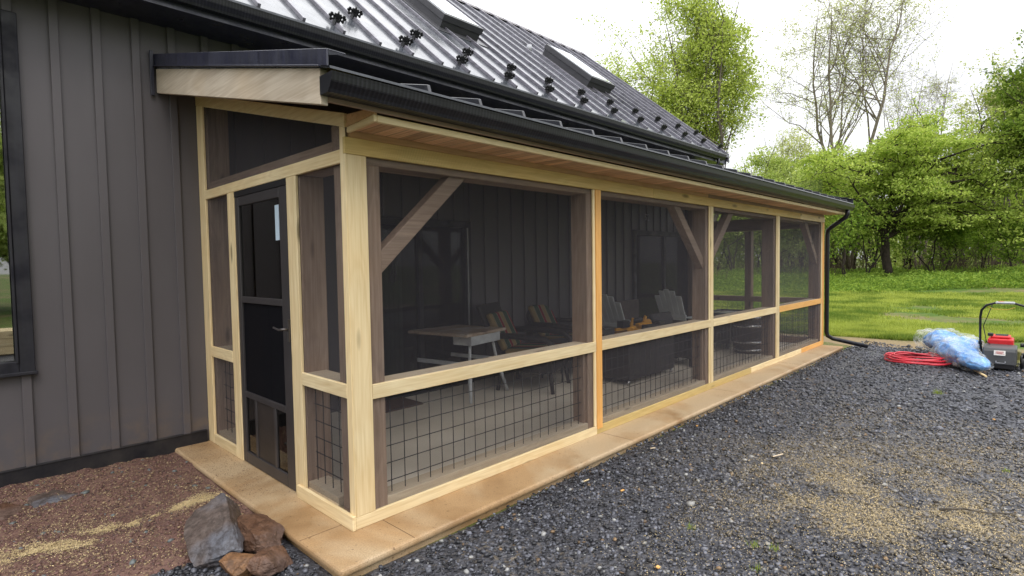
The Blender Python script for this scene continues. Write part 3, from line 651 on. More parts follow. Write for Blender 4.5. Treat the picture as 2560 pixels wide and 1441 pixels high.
stripe = NT('striped_cushion'); _v = stripe.obj((1, 1, 1)); _s = stripe.n('ShaderNodeSeparateXYZ', {0: _v})
_f = stripe.math('FRACT', stripe.math('MULTIPLY', stripe.math('ADD', _s.outputs[0], 1.0), 3.6))
_r = stripe.ramp(_f, (0.0, (.05, .08, .05)), (.28, (.3, .26, .18)), (.32, (.22, .02, .03)), (.52, (.3, .25, .16)), (.56, (.28, .20, .09)), (.86, (.3, .26, .18)), (.9, (.05, .08, .05)))
_r.color_ramp.interpolation = 'CONSTANT'; stripe.base(_r.outputs[0], .85, .2); stripe = stripe.m
def wicker_chair(label):
    t = empty('wicker_chair', (0, 0, 0), label, 'chair', 'striped wicker chairs'); p = .30
    m = MB(); m.box(-p, p, -.32, .30, .22, .40); m.build('seat', wick, t, .02)
    m = MB(); m.beam((0, .30, .38), (0, .56, .96), 2 * p - .04, .05, up=(0, -1, .4)); m.build('backrest', wick, t, .015)
    m = MB(); m.beam((0, .255, .45), (0, .445, .86), 2 * p - .1, .07, up=(0, -1, .4)); m.beam((0, -.30, .44), (0, .24, .42), 2 * p - .08, .09); m.build('cushion', stripe, t, .02)
    for s_ in (-1, 1):
        m = MB(); m.tube([(s_ * p, .40, .62), (s_ * (p + .03), .1, .63), (s_ * (p + .03), -.25, .60), (s_ * p, -.34, .52), (s_ * p, -.34, .4)], .035, 8); m.build('armrest', wick, t)
        for y_ in (-.28, .28): m = MB(); m.tube([(s_ * (p - .03), y_, .24), (s_ * (p - .01), y_ * 1.12, .0)], .022, 8); m.build('leg', wick, t)
    return t
wc = wicker_chair('dark wicker chair with striped cushion beside the worn table'); wc.location = (3.42, 1.68, F0); wc.rotation_euler.z = R(22); wc.scale = (1.1, 1.1, 1.05)
w2 = copy_tree(wc); w2.location = (4.55, 2.02, F0); w2.rotation_euler.z = R(12); w2['label'] = 'second striped wicker chair half hidden behind the orange upright'
# side table between the chairs
t = empty('side_table', (4.05, 1.75, F0), 'low dark side table between the two wicker chairs', 'table')
m = MB(); m.box(3.82, 4.28, 1.55, 1.95, .46, .49); m.build('tabletop', greym, t, .006)
for sx_ in (3.85, 4.25):
    for sy_ in (1.58, 1.92): m = MB(); m.tube([(sx_, sy_, .46), (sx_, sy_, F0)], .013, 8); m.build('leg', greym, t)
# dark wicker table/chest with tools
t = empty('wicker_chest', (4.8, 1.05, F0), 'dark wicker storage chest in the second bay with yellow tools on top', 'chest')
m = MB(); m.box(4.17, 5.30, .80, 1.40, .06, .58); m.build('body', wick, t, .015)
m = MB(); m.box(4.14, 5.34, .77, 1.43, .581, .612); m.build('lid', plain('dark_glass_top', (.03, .032, .04), .2), t, .006)
for sx_ in (4.2, 5.26):
    for sy_ in (.83, 1.36): m = MB(); m.tube([(sx_, sy_, F0), (sx_, sy_, .06)], .02, 8); m.build('foot', silver, t)
def drill(loc, rz_, label, sc=1.0):
    t = empty('power_drill', (0, 0, 0), label, 'tool', 'yellow power tools on the chest')
    m = MB(); m.tube([(0, 0, .04), (.10, 0, .04), (.16, 0, .045)], [.034, .036, .028], 10); m.beam((.03, 0, .04), (.0, -.12, .035), .035, .045); m.build('body', yell, t, .004)
    m = MB(); m.tube([(.16, 0, .045), (.22, 0, .045)], [.024, .012], 10); m.build('chuck', blackp, t)
    m = MB(); m.box(-.06, .07, -.18, -.11, .0, .075); m.build('battery', blackp, t, .006)
    t.location = loc; t.rotation_euler.z = rz_; t.scale = (sc, sc, sc); return t
drill((4.30, .86, .613), R(20), 'yellow power drill at the near left corner of the chest', 1.3)
drill((4.62, .96, .613), R(-15), 'yellow power drill lying in the middle of the chest top', 1.5)
drill((4.98, 1.10, .613), R(10), 'yellow power drill farthest along the chest top', 1.5)
t = empty('clamp', (4.75, 1.16, .613), 'long yellow bar clamp behind the drills on the chest', 'clamp')
m = MB(); m.beam((4.45, 1.18, .635), (5.15, 1.10, .635), .035, .04); m.build('bar', yell, t, .004)
m = MB(); m.beam((4.75, 1.14, .64), (4.82, 1.14, .76), .03, .04); m.beam((5.02, 1.12, .64), (5.10, 1.12, .77), .03, .04); m.build('jaw', yell, t, .004)
m = MB(); m.tube([(4.80, 1.14, .72), (4.98, 1.12, .73)], .035, 10); m.box(4.55, 4.7, 1.12, 1.22, .655, .74); m.build('battery', blackp, t)
def adirondack(label):
    t = empty('adirondack_chair', (0, 0, 0), label, 'chair', 'white adirondack chairs')
    for k in range(5):
        x = (k - 2) * .105; top = 1.04 - abs(k - 2) ** 2 * .028
        m = MB(); a = Vector((x * .92, .18, .30)); b = Vector((x * 1.0, .18 + (top - .3) * .42, top)); m.beam(a, b, .099, .02, up=(0, -1, .4)); m.build('back_slat', adm, t, .006)
    m = MB()
    for k in range(5): m.box(-.27, .27, -.38 + k * .11, -.285 + k * .11, .36 - k * .025, .378 - k * .025)
    m.build('seat', adm, t, .004)
    for s_ in (-1, 1):
        m = MB(); m.box(s_ * .30 - .065, s_ * .30 + .065, -.46, .30, .55, .572); m.build('armrest', adm, t, .006)
        m = MB(); m.box(s_ * .29 - .012, s_ * .29 + .012, -.40, -.30, 0, .55); m.build('leg', adm, t, .003)
        m = MB(); m.beam((s_ * .26, -.36, .30), (s_ * .26, .50, .02), .025, .11); m.build('leg', adm, t, .003)
    m = MB(); m.beam((-.27, .31, .58), (.27, .31, .58), .02, .06); m.build('stretcher', adm, t, .003)
    return t
ad = adirondack('white adirondack chair behind the yellow tools, nearer of the two'); ad.location = (5.62, 1.75, F0); ad.rotation_euler.z = R(82)
a2 = copy_tree(ad); a2.location = (7.35, 1.72, F0); a2.rotation_euler.z = R(84); a2['label'] = 'white adirondack chair farther along the wall, next to the brown post'
t = empty('bench', (6.3, 2.1, F0), 'low brown bench with plain board back between the white chairs', 'bench')
m = MB(); m.box(5.95, 6.85, 2.28, 2.33, .36, .86); m.build('backrest', plain('brown_board', (.10, .075, .068), .6), t, .006)
m = MB(); m.box(5.95, 6.85, 1.85, 2.27, .30, .36); m.build('seat', wick, t, .006)
for sx_ in (5.98, 6.82):
    for sy_ in (1.88, 2.3): m = MB(); m.box(sx_ - .02, sx_ + .02, sy_ - .02, sy_ + .02, F0, .30); m.build('leg', wick, t)
t = empty('lounge_chair', (5.9, .95, F0), 'low black wicker lounge chair in front of the far white chair', 'chair')
m = MB(); m.box(5.75, 6.35, .75, 1.35, .12, .42); m.build('seat', wick, t, .03)
m = MB(); m.beam((6.06, 1.32, .4), (6.06, 1.45, .72), .6, .08, up=(0, -1, .3)); m.build('backrest', wick, t, .02)
for sx_ in (5.8, 6.3): m = MB(); m.box(sx_ - .05, sx_ + .05, .72, 1.35, .42, .60); m.build('armrest', wick, t, .02)
for sx_ in (5.8, 6.3):
    for sy_ in (.8, 1.3): m = MB(); m.box(sx_ - .025, sx_ + .025, sy_ - .025, sy_ + .025, F0, .12); m.build('leg', wick, t)
t = empty('barrel', (7.55, .68, F0), 'dark wooden whiskey barrel with bright hoops in the third bay', 'barrel')
m = MB(); m.lathe([(.20, F0), (.225, .1), (.245, .2), (.255, .32), (.245, .44), (.225, .54), (.20, .64)], 28, (7.55, .68)); m.build('staves', barm, t)
for z_, r_ in ((.06, .216), (.19, .246), (.45, .246), (.58, .216)): m = MB(); m.lathe([(r_, z_ - .018), (r_ + .005, z_ - .018), (r_ + .005, z_ + .018), (r_, z_ + .018)], 28, (7.55, .68)); m.build('hoop', silver, t)
t = empty('fire_box', (7.9, 1.3, F0), 'black metal fire box with an open lid near the end rail', 'fire pit')
m = MB(); m.box(7.6, 8.4, 1.0, 1.5, .1, .16); m.box(7.6, 7.63, 1.0, 1.5, .16, .62); m.box(8.37, 8.4, 1.0, 1.5, .16, .62); m.box(7.63, 8.37, 1.47, 1.5, .16, .62); m.box(7.63, 8.37, 1.0, 1.03, .16, .62); m.build('body', greym, t, .004)
m = MB(); m.box(7.66, 8.34, 1.06, 1.44, .58, .6); m.build('grate', silver, t)
for sx_ in (7.65, 8.35):
    for sy_ in (1.05, 1.45): m = MB(); m.box(sx_ - .02, sx_ + .02, sy_ - .02, sy_ + .02, F0, .1); m.build('leg', greym, t)
m = MB(); m.box(1.45, 2.0, 2.02, 2.42, F0, F0 + .018); tag(m.build('doormat', plain('coir_mat', (.11, .055, .035), .95, var=.4, sc=40, bmp=.8), None, .004), 'reddish brown doormat on the floor below the sliding door', 'doormat')
# ------------------------------------------------------------------ rocks by the slab corner
def rock(name, c, size, rot, mat, label, seed, cut=.75, group=None, sub=5):
    import bmesh
    bm = bmesh.new(); bmesh.ops.create_icosphere(bm, subdivisions=sub, radius=1.0); r = np.random.RandomState(seed)
    N = r.randn(8, 3); N /= np.linalg.norm(N, axis=1)[:, None]; dd = r.uniform(cut - .13, cut + .14, 8)
    N = np.concatenate([N, [[0, 0, 1], [0, 0, -1]]]); dd = np.append(dd, [.72, .8])
    for v in bm.verts:
        p = np.array(v.co)
        for n_, q in zip(N, dd):
            s_ = p @ n_
            if s_ > q: p = p - n_ * (s_ - q) * .96
        a = 0
        for o_, am in ((5, .022), (11, .013), (23, .008)):
            a += am * (math.sin(o_ * p[0] + seed + 3 * math.sin(o_ * .7 * p[1])) + math.sin(o_ * p[1] * 1.1 + 2 * seed + 2 * math.sin(o_ * .8 * p[2])))
        a += r.uniform(-.007, .007)
        v.co = Vector(p * (1 + a))
    bmesh.ops.transform(bm, matrix=Matrix.Diagonal((*size, 1)), verts=bm.verts)
    me = bpy.data.meshes.new(name); bm.to_mesh(me); bm.free(); me.materials.append(mat)
    ob = bpy.data.objects.new(name, me); COL.objects.link(ob); ob.location = c; ob.rotation_euler = [R(a) for a in rot]
    return tag(ob, label, 'rock', group)
rock('rock', (-.585, .48, .035), (.20, .36, .10), (20, -22, -27), rockA, 'largest grey brown slab of rock leaning by the slab corner', 3, .6)
rock('rock', (-.385, .35, .01), (.15, .20, .085), (9, 6, 24), rockB, 'rusty brown flat rock between the big rock and the slab', 7, .6)
rock('rock', (-.465, .075, -.015), (.14, .12, .08), (-4, 5, 12), rockB, 'brown blocky rock in front at the bottom of the photo', 12, .6)
rock('rock', (-.60, .12, -.005), (.085, .10, .075), (4, -8, 50), rockC, 'small orange rock below the largest rock', 15, .6)
rock('flagstone', (-1.44, 2.03, -.045), (.24, .20, .04), (0, 0, 10), rockB, 'flat reddish stone sunk in the soil at the left photo edge', 20)
rock('flagstone', (-1.12, 2.06, -.045), (.17, .15, .035), (0, 0, -20), rockA, 'flat grey stone sunk in the soil near the house wall', 22)

# ------------------------------------------------------------------ scattered gravel, clods, sawdust
def ico():
    p = (1 + 5 ** .5) / 2
    V = np.array([(-1, p, 0), (1, p, 0), (-1, -p, 0), (1, -p, 0), (0, -1, p), (0, 1, p), (0, -1, -p), (0, 1, -p), (p, 0, -1), (p, 0, 1), (-p, 0, -1), (-p, 0, 1)]); V /= np.linalg.norm(V[0])
    F = np.array([(0, 11, 5), (0, 5, 1), (0, 1, 7), (0, 7, 10), (0, 10, 11), (1, 5, 9), (5, 11, 4), (11, 10, 2), (10, 7, 6), (7, 1, 8), (3, 9, 4), (3, 4, 2), (3, 2, 6), (3, 6, 8), (3, 8, 9), (4, 9, 5), (2, 4, 11), (6, 2, 10), (8, 6, 7), (9, 8, 1)])
    return V, F
def scatter(name, pts, size, cols, mat, rs, flat=.6, parent=None):
    V0, F0_ = ico(); n = len(pts); V = V0[None] * (1 + rs.uniform(-.38, .3, (n, 12, 1)))
    V = V * np.stack([rs.uniform(.7, 1.3, n), rs.uniform(.6, 1.1, n), rs.uniform(flat * .6, flat * 1.3, n)], 1)[:, None, :] * size[:, None, None]
    a = rs.uniform(0, 6.28, n); b = rs.uniform(-.7, .7, n); ca, sa, cb, sb = np.cos(a), np.sin(a), np.cos(b), np.sin(b)
    x, y, z = V[..., 0], V[..., 1], V[..., 2]; y, z = y * cb[:, None] - z * sb[:, None], y * sb[:, None] + z * cb[:, None]
    x, y = x * ca[:, None] - y * sa[:, None], x * sa[:, None] + y * ca[:, None]
    V = np.stack([x, y, z], 2) + pts[:, None, :]
    F = (F0_[None] + (np.arange(n) * 12)[:, None, None]).reshape(-1, 3)
    return npmesh(name, V.reshape(-1, 3), F, mat, attrs={'col': np.repeat(cols, 12, 0)})
rs = np.random.RandomState(11)
def sawmask(x, y):
    m_ = 0
    for cx, cy, sx_, sy_, a in ((2.25, -2.03, .40, .22, .8), (2.55, -1.75, .6, .3, .35), (2.6, -1.9, 1.25, .75, .42), (3.3, -2.8, 1.2, .8, .42), (2.2, -2.7, 1.0, .7, .38), (3.0, -1.2, .9, .5, .2)):
        m_ = m_ + a * np.exp(-((x - cx) / sx_) ** 2 - ((y - cy) / sy_) ** 2)
    return np.clip(m_ * (fbm(x, y, 4.0, 5, 40) * 2.6 - .6), 0, 1)
cand = []
for (lo, hi, dens, s0, s1) in ((1.2, 4.2, 2300, .006, .017), (4.2, 7.5, 1150, .009, .019), (7.5, 14, 520, .012, .022)):
    A = 15.0 * 9.0; n = int(A * dens); x = rs.uniform(-2.2, 10.6, n); y = rs.uniform(-8, .75, n)
    d = np.hypot(x - CP.x, y - CP.y); dx, dy = x - CP.x, y - CP.y
    fw = dx * FX.x + dy * FX.y; rt = dx * RX.x + dy * RX.y
    k = (d > lo) & (d <= hi) & (fw > -.5) & (rt < fw * 1.35 + 1.2) & (rt > -fw * 1.2 - .8)
    ongr = (y < -.345) | ((x < -.30) & (y < .22 - .25 * (x + .28) + .12 + rs.uniform(-.08, .08, n)))
    k &= ongr & (x < 10.35 + .25 * vnoise(x, y, 2, 77)); x, y = x[k], y[k]
    s_ = s0 * .8 + (s1 * 1.1 - s0 * .8) * rs.rand(len(x)) ** 2.6; s_ = np.where(rs.rand(len(x)) < .006, s_ * 1.9, s_)
    cand.append(np.stack([x, y, s_], 1))
cand = np.concatenate(cand); x, y, s_ = cand.T
pile = .035 * np.exp(-((y + .33) / .10) ** 2) * np.clip((x - .3) / 1.5, 0, 1) * (.4 + fbm(x, y, 2, 2, 8))
z = GZ - .010 + (fbm(x, y, 1.2, 3, 3) - .5) * .03 + s_ * rs.uniform(-.2, .45, len(x)) + pile
v = rs.rand(len(x), 1) ** 2.4; base_ = (.017 + .21 * v) * np.array([[.94, .98, 1.18]])
lt = rs.rand(len(x)) < .035; base_[lt] = (.20 + .25 * rs.rand(lt.sum(), 1)) * np.array([[1, 1, .98]])
wn2 = rs.rand(len(x)) < .02; base_[wn2] = np.array([[.20, .13, .07]]) * (0.6 + rs.rand(wn2.sum(), 1))
sm_ = sawmask(x, y)[:, None]; base_ = base_ * (1 - .75 * sm_) + np.array([[.27, .215, .13]]) * .75 * sm_
tag(scatter('gravel_stones', np.stack([x, y, z], 1), s_, base_, stonem, rs, .62), 'loose dark bluish grey crushed stones', kind='stuff')
NG = len(x)
# soil clods
n = 26000; x = rs.uniform(-2.4, -.29, n); y = rs.uniform(.2, D - .04, n); k = y > (.22 - .25 * (x + .28)) + rs.uniform(-.03, .12, n); x, y = x[k], y[k]
s_ = .003 + .008 * rs.rand(len(x)) ** 3; z = soil_z(x, y) + s_ * .3
c = np.array([[.15, .078, .064]]) * (.5 + 1.3 * rs.rand(len(x), 1)); q = rs.rand(len(x)) < .22; c[q] = np.array([[.36, .26, .15]]) * (.6 + .6 * rs.rand(q.sum(), 1))
q = rs.rand(len(x)) < .006; c[q] = np.array([[.16, .18, .18]]); s_[q] *= 2.2
tag(scatter('soil_clods', np.stack([x, y, z], 1), s_, c, stonem, rs, .6), 'reddish crumbs of soil and mulch', kind='stuff')
# sawdust flakes
def flakes(name, x, y, z, s0, s1, label):
    n = len(x); s_ = rs.uniform(s0, s1, n); a = rs.uniform(0, 6.28, n); el = rs.uniform(.3, 1.6, n)
    c_, d_ = np.cos(a), np.sin(a); t = rs.uniform(-.5, .5, (n, 2))
    V = np.zeros((n, 4, 3))
    for i_, (p, q) in enumerate(((-1, -1), (1, -1), (1, 1), (-1, 1))):
        u = p * s_ * el; v_ = q * s_ * .6; V[:, i_, 0] = x + u * c_ - v_ * d_; V[:, i_, 1] = y + u * d_ + v_ * c_; V[:, i_, 2] = z + u * t[:, 0] + v_ * t[:, 1]
    col = np.array([[.66, .52, .29]]) * (.6 + .6 * rs.rand(n, 1)); return tag(npmesh(name, V.reshape(-1, 3), np.arange(n * 4).reshape(n, 4), flakem, attrs={'col': np.repeat(col, 4, 0)}), label, kind='stuff')
n = 560000; x = rs.uniform(.8, 5.2, n); y = rs.uniform(-3.6, -.5, n); k = rs.rand(n) < sawmask(x, y) ** 1.5 * .8; k |= rs.rand(n) < .012 * (1 + 6 * (y < -1.2)); x, y = x[k], y[k]
z = GZ + .006 + (fbm(x, y, 1.2, 3, 3) - .5) * .03 + rs.uniform(-.006, .008, len(x))
flakes('sawdust_on_gravel', x, y, z, 0.0008, .0026, 'tan sawdust spread over the dark gravel')
pl_ = np.array([(-.29, 1.19), (-.5, 1.22), (-.62, 1.255), (-.93, 1.247), (-1.132, 1.179), (-1.36, 1.167), (-1.7, 1.2)])
n = 75000; t = rs.uniform(0, 5.999, n); i_ = t.astype(int); f = (t - i_)[:, None]; P = pl_[i_] * (1 - f) + pl_[i_ + 1] * f
wd = .008 + .05 * vnoise(P[:, 0], P[:, 1], 9, 50) ** 2 + np.where((P[:, 0] < -.85), .04, 0); wd = np.where(rs.rand(n) < .22, wd * 3.5, wd); P = P + rs.randn(n, 2) * wd[:, None]; P[:, 1] += .09 * (vnoise(P[:, 0], P[:, 0] * 0, 5, 51) - .5); k = rs.rand(n) < np.clip(fbm(P[:, 0], P[:, 1], 6, 3, 60) * 4.2 - 1.85, .02, .9); P = P[k]
x2 = rs.uniform(-2.3, -.29, 30000); y2 = rs.uniform(.3, D - .05, 30000); k = rs.rand(30000) < np.clip(fbm(x2, y2, 2.5, 4, 66) * 2.4 - 1.0, .03, .6); P = np.concatenate([P, np.stack([x2[k], y2[k]], 1)])
k = (P[:, 0] < -.285) & (P[:, 1] > .3); P = P[k]
flakes('sawdust_on_soil', P[:, 0], P[:, 1], soil_z(P[:, 0], P[:, 1]) + rs.uniform(.001, .009, len(P)), .001, .003, 'pale streaks of sawdust across the soil')
n = 2600; x = rs.uniform(-.27, -.03, n); y = D - rs.rand(n) ** 1.2 * 1.6; flakes('debris_on_slab', x, y, np.full(n, .002), .001, .0025, 'fine crumbs scattered on the slab')
bpy.data.objects['debris_on_slab'].data.materials[0] = soilm
# wood scraps: each one a thing
scr_ = [((1466, 1203), 'thin pale wood splinter on gravel near the slab edge', (.07, .008), 5), ((1556, 1228), 'orange wood chip on the gravel right of the splinter', (.035, .012), 0), ((1645, 1420), 'square orange wood offcut at the bottom of the photo', (.022, .018), 10), ((1742, 1066), 'small orange wood chip close to the slab edge', (.025, .015), 30),
        ((1632, 1122), 'brown wood sliver near the slab', (.06, .01), -10), ((1945, 1140), 'long brown stick fragment at the head of the sawdust', (.10, .008), 150), ((2000, 870 + 40), 'orange chip by the far end of the slab', (.03, .02), 40), ((2020, 903), 'tan chip at the far slab end', (.03, .02), 80), ((1905, 1160), 'pale chip on the sawdust patch', (.03, .015), 20), ((2485, 1050), 'orange leaf like chip at the right photo edge', (.03, .02), 0)]
def at(px, py, zz):
    d = FX + RX * ((px - 1280) / 1384.9) - UX * ((py - 720.5) / 1384.9); t = (zz - CP.z) / d.z; return CP + d * t
for (p, lab, (a, b), ang) in scr_:
    q = at(p[0], p[1], GZ + .012); m = MB(); m.box(-a / 2, a / 2, -b / 2, b / 2, -.004, .005); o = m.build('wood_scrap', worx if 'orange' in lab else (wsill if 'brown' in lab else wx), None, .002); o.location = (q.x, q.y, GZ + .016); o.rotation_euler = (R(8), R(6), R(ang)); tag(o, lab, 'wood scrap', 'wood scraps on the gravel')
q = at(2350, 1275, GZ + .015); m = MB(); m.tube([q, q + Vector((.08, -.10, .012)), q + Vector((.13, -.22, .004)), q + Vector((.20, -.34, .01))], [.009, .006, .005, .003], 7); m.tube([q + Vector((.08, -.10, .012)), q + Vector((.04, -.18, .03))], [.004, .002], 6); tag(m.build('twig', bark), 'dark crooked twig on the sawdusty gravel at right', 'twig')
# weeds in gravel
wl = [((1125 + 600, 1322), 'small green grass sprout near the sawdust patch'), ((1885, 1365), 'grass sprout tallest of those in the lower gravel'), ((1935, 1375), 'grass sprout right of the tallest sprout'), ((1890, 1425), 'grass sprout at the bottom edge of the photo'), ((2345, 985), 'yellowish weed tuft on gravel below the blue tarp'), ((2515, 1180), 'grass sprout near the right photo edge')]
for i_, (p, lab) in enumerate(wl):
    q = at(p[0], p[1], GZ); n = 26 if i_ != 4 else 70; sc = .03 if i_ != 4 else .05; V = []; 
    for k in range(n):
        a = rs.uniform(0, 6.28); l = rs.uniform(.5, 1.3) * sc; b = np.array([q.x + rs.randn() * sc * .45, q.y + rs.randn() * sc * .45, GZ + .0]); d = np.array([math.cos(a), math.sin(a), 0]) * .55; sd_ = np.array([-math.sin(a), math.cos(a), 0]) * .0022
        V += [b - sd_, b + sd_, b + d * l + np.array([0, 0, l])]
    V = np.array(V); tag(npmesh('weed', V, np.arange(len(V)).reshape(-1, 3), grassm, attrs={'rnd': rs.rand(len(V))}), lab, 'weed', 'weeds in the gravel')

# ------------------------------------------------------------------ hose, tarp bundle, mower
m = MB(); pts = []; rs2 = np.random.RandomState(5)
N_ = 7 * 28
for k in range(N_):
    a = 2 * math.pi * k / 28; lp = k / 28
    ra = .41 - .03 * math.sin(lp * 2.1) - .014 * lp; rb = .42 - .022 * lp + .03 * math.sin(lp * 2.9) + .02 * math.sin(lp * 1.7)
    pts.append((8.50 + rb * math.cos(a) + .03 * math.sin(lp * 3.1) + .012 * math.sin(a * 3 + lp), -1.46 + ra * math.sin(a) + .03 * math.cos(lp * 2.3), GZ + .035 + .011 * lp + .012 * math.sin(a * 2 + lp * 2)))
m.tube(pts, .0125, 7); tag(m.build('garden_hose', plain('red_rubber', (.58, .03, .05), .4, var=.15)), 'coiled red rubber hose lying on the gravel', 'hose')
t = empty('tarp_bundle', (9.0, -1.8, GZ), 'blue tarp bundle wrapped in clear plastic beside the red hose', 'tarp')
def lump(a, b, prof, seed, wr, squash=.75, nu=60, nv=48):
    a, b = np.array(a, float), np.array(b, float); ax = b - a; ln = np.linalg.norm(ax); ax /= ln; up = np.array([0, 0, 1.0]); sd_ = np.cross(up, ax); sd_ /= np.linalg.norm(sd_)
    up = np.cross(ax, sd_); U, V_ = np.meshgrid(np.linspace(0, 1, nu), np.linspace(0, 2 * np.pi, nv, endpoint=False), indexing='ij')
    rr = np.interp(U, [p[0] for p in prof], [p[1] for p in prof]); e = np.sin(np.pi * np.clip(U, .0, 1)) ** .35; rr = rr * e
    n1 = np.abs(fbm(U * 6 + 3, V_ / 6.283 * 12 + U * 5, 1.3, 4, seed) - .5) * 2; n2 = fbm(U * 9, np.cos(V_) * 3 + 5, 1.0, 3, seed + 5) - .5
    rr = rr * (1 + wr * (n2 * 1.4 - n1 * .9)); rr = np.where(np.isclose(V_ * 0 + 1, 1), rr, rr)
    P = a + ax * (U[..., None] * ln) + sd_ * (rr * np.cos(V_))[..., None] + up * (rr * np.sin(V_) * squash)[..., None]
    P[..., 2] = np.maximum(P[..., 2], GZ + .012 + .006 * n1); i = np.arange(nu * nv).reshape(nu, nv); j = np.roll(i, -1, 1)
    F = np.stack([i[:-1].ravel(), i[1:].ravel(), j[1:].ravel(), j[:-1].ravel()], 1); return P.reshape(-1, 3), F
bluem = NT('blue_tarp'); _n = bluem.noise(bluem.obj(), 6, 5, .6, 1.0); bluem.base(bluem.ramp(_n, (.3, (.03, .16, .50)), (.58, (.14, .38, .76)), (.75, (.42, .64, .84))).outputs[0], .35, .6); bluem.bump(bluem.noise(bluem.obj(), 9, 3, .5, 2).outputs[0], .5, .03); bluem = bluem.m
plast = NT('clear_plastic_sheet'); plast.base((.80, .80, .76), .18, .8); _n = plast.noise(plast.obj((1, 1, 1)), 3.5, 4, .55, 1.5); plast.set(plast.b.inputs['Alpha'], plast.ramp(_n, (.40, .04), (.70, .45)).outputs[0]); plast.bump(_n.outputs[0], .4, .03); plast = plast.m
parts_ = [((9.9, -1.55, .16), (8.9, -1.78, .18), [(0, .16), (.3, .24), (.6, .22), (1, .18)], 3), ((9.5, -2.05, .10), (8.75, -1.85, .18), [(0, .1), (.5, .22), (1, .2)], 9), ((9.0, -1.74, .14), (7.86, -2.26, .06), [(0, .26), (.35, .25), (.6, .15), (.85, .17), (1, .15)], 14)]
VV = []; FF = []; b0 = 0
for a, b, pr_, sd2 in parts_:
    P, F = lump(a, b, pr_, sd2, .3); VV.append(P); FF.append(F + b0); b0 += len(P)
npmesh('tarp', np.concatenate(VV), np.concatenate(FF), bluem, t, smooth=True)
VV = []; FF = []; b0 = 0
for a, b, pr_, sd2 in parts_ + [((10.1, -1.38, .12), (9.6, -1.50, .16), [(0, .12), (.5, .2), (1, .16)], 31)]:
    P, F = lump(a, b, [(u, r_ * 1.16 + .02) for u, r_ in pr_], sd2 + 50, .34); VV.append(P); FF.append(F + b0); b0 += len(P)
npmesh('plastic_sheet', np.concatenate(VV), np.concatenate(FF), plast, t, smooth=True)
m = MB(); m.tube([(8.2, -2.10, -.02), (7.9, -2.22, -.035), (7.76, -2.28, -.04)], .014, 8); m.build('pole', wx, t)
mw = empty('lawn_mower', (8.75, -2.38, GZ), 'push lawn mower with red engine cover and dark grass box', 'lawn mower')
G0 = GZ
m = MB(); m.prism([(8.45, .02), (8.48, .20), (8.52, .245), (8.86, .26), (8.9, .05), (8.6, -.0)], 'y', -2.545, -2.195); gb = m.build('grass_box', greym, mw, .012)
m = MB(); m.box(8.444, 8.449, -2.44, -2.34, .045, .052); m.box(8.444, 8.449, -2.345, -2.335, .045, .075); m.box(8.444, 8.449, -2.44, -2.43, .045, .075); m.build('handle', ltg, gb)
m = MB(); m.beam((8.4545, -2.375, .15), (8.474, -2.375, .215), .12, .004, up=(-1, 0, .2)); lb_ = m.build('label', stickm, gb)
m = MB()
for zz, ww in ((.172, .10), (.180, .06), (.190, .09), (.20, .08)): m.box(8.4545 + (zz - .15) * .3 - .006, 8.4545 + (zz - .15) * .3 - .003, -2.375 - ww / 2, -2.375 + ww / 2, zz - .0015, zz + .0015)
m.build('label_print', redm, gb)
m = MB(); m.box(8.47, 8.88, -2.53, -2.21, -.03, .02); m.build('underside_shade', blackp, mw)  # black block added as shade under the grass box
for y_ in (-2.60, -2.165): m = MB(); m.tube([(8.54, y_ - .02, .30), (8.54, y_ + .02, .30)], .026, 10); m.build('knob', blackp, mw)
m = MB(); m.prism([(8.6, -.0), (9.25, -.0), (9.3, .1), (9.1, .17), (8.9, .17), (8.9, .03)], 'y', -2.58, -2.17); m.build('deck', olive, mw, .015)
m = MB(); m.box(8.86, 9.2, -2.50, -2.22, .18, .33); m.box(8.90, 9.15, -2.47, -2.25, .33, .37); m.build('engine_cover', redm, mw, .03, seg=2)
m = MB()
for k in range(5): m.box(8.93 + k * .045, 8.95 + k * .045, -2.44, -2.30, .371, .376)
m.box(8.90, 9.0, -2.28, -2.22, .36, .40); m.build('air_filter', blackp, mw, .006)
for x_, r_ in ((8.72, .095), (9.2, .08)):
    for y_ in (-2.60, -2.15):
        m = MB(); vs = []
        prof = [(r_ * .4, -.02), (r_ * .9, -.022), (r_, -.012), (r_, .012), (r_ * .9, .022), (r_ * .4, .02)]
        n = 20
        for rr, w_ in prof:
            for k in range(n): a = 2 * math.pi * k / n; vs.append((x_ + rr * math.cos(a), y_ + w_, G0 + .01 + r_ + rr * math.sin(a)))
        m.add(vs, [(i_ * n + k, i_ * n + (k + 1) % n, (i_ + 1) * n + (k + 1) % n, (i_ + 1) * n + k) for i_ in range(5) for k in range(n)], True)
        m.f += [tuple(range(n)), tuple(range(5 * n, 6 * n))[::-1]]; m.sm += [False] * 2; wl_ = m.build('wheel', blackp, mw)
m = MB(); hp = [(8.70, -2.175, .06), (8.52, -2.165, .32), (8.30, -2.175, .68), (8.25, -2.19, .78), (8.235, -2.24, .85), (8.23, -2.33, .885), (8.23, -2.52, .885), (8.235, -2.62, .85), (8.25, -2.67, .78), (8.30, -2.68, .68), (8.52, -2.66, .32), (8.70, -2.60, .06)]
m.tube(hp, .0145, 8); m.build('handlebar', blackp, mw)
m = MB(); m.box(8.205, 8.26, -2.53, -2.33, .872, .905); m.build('control_panel', ltg, mw, .012); m = MB(); m.box(8.215, 8.25, -2.42, -2.36, .9052, .908); m.build('label', orangem, mw)
m = MB(); m.tube([(8.24, -2.25, .83), (8.22, -2.32, .80), (8.22, -2.46, .80), (8.24, -2.53, .83)], .005, 6); m.build('brake_lever', plain('yellow_lever', (.6, .4, .05), .5), mw)
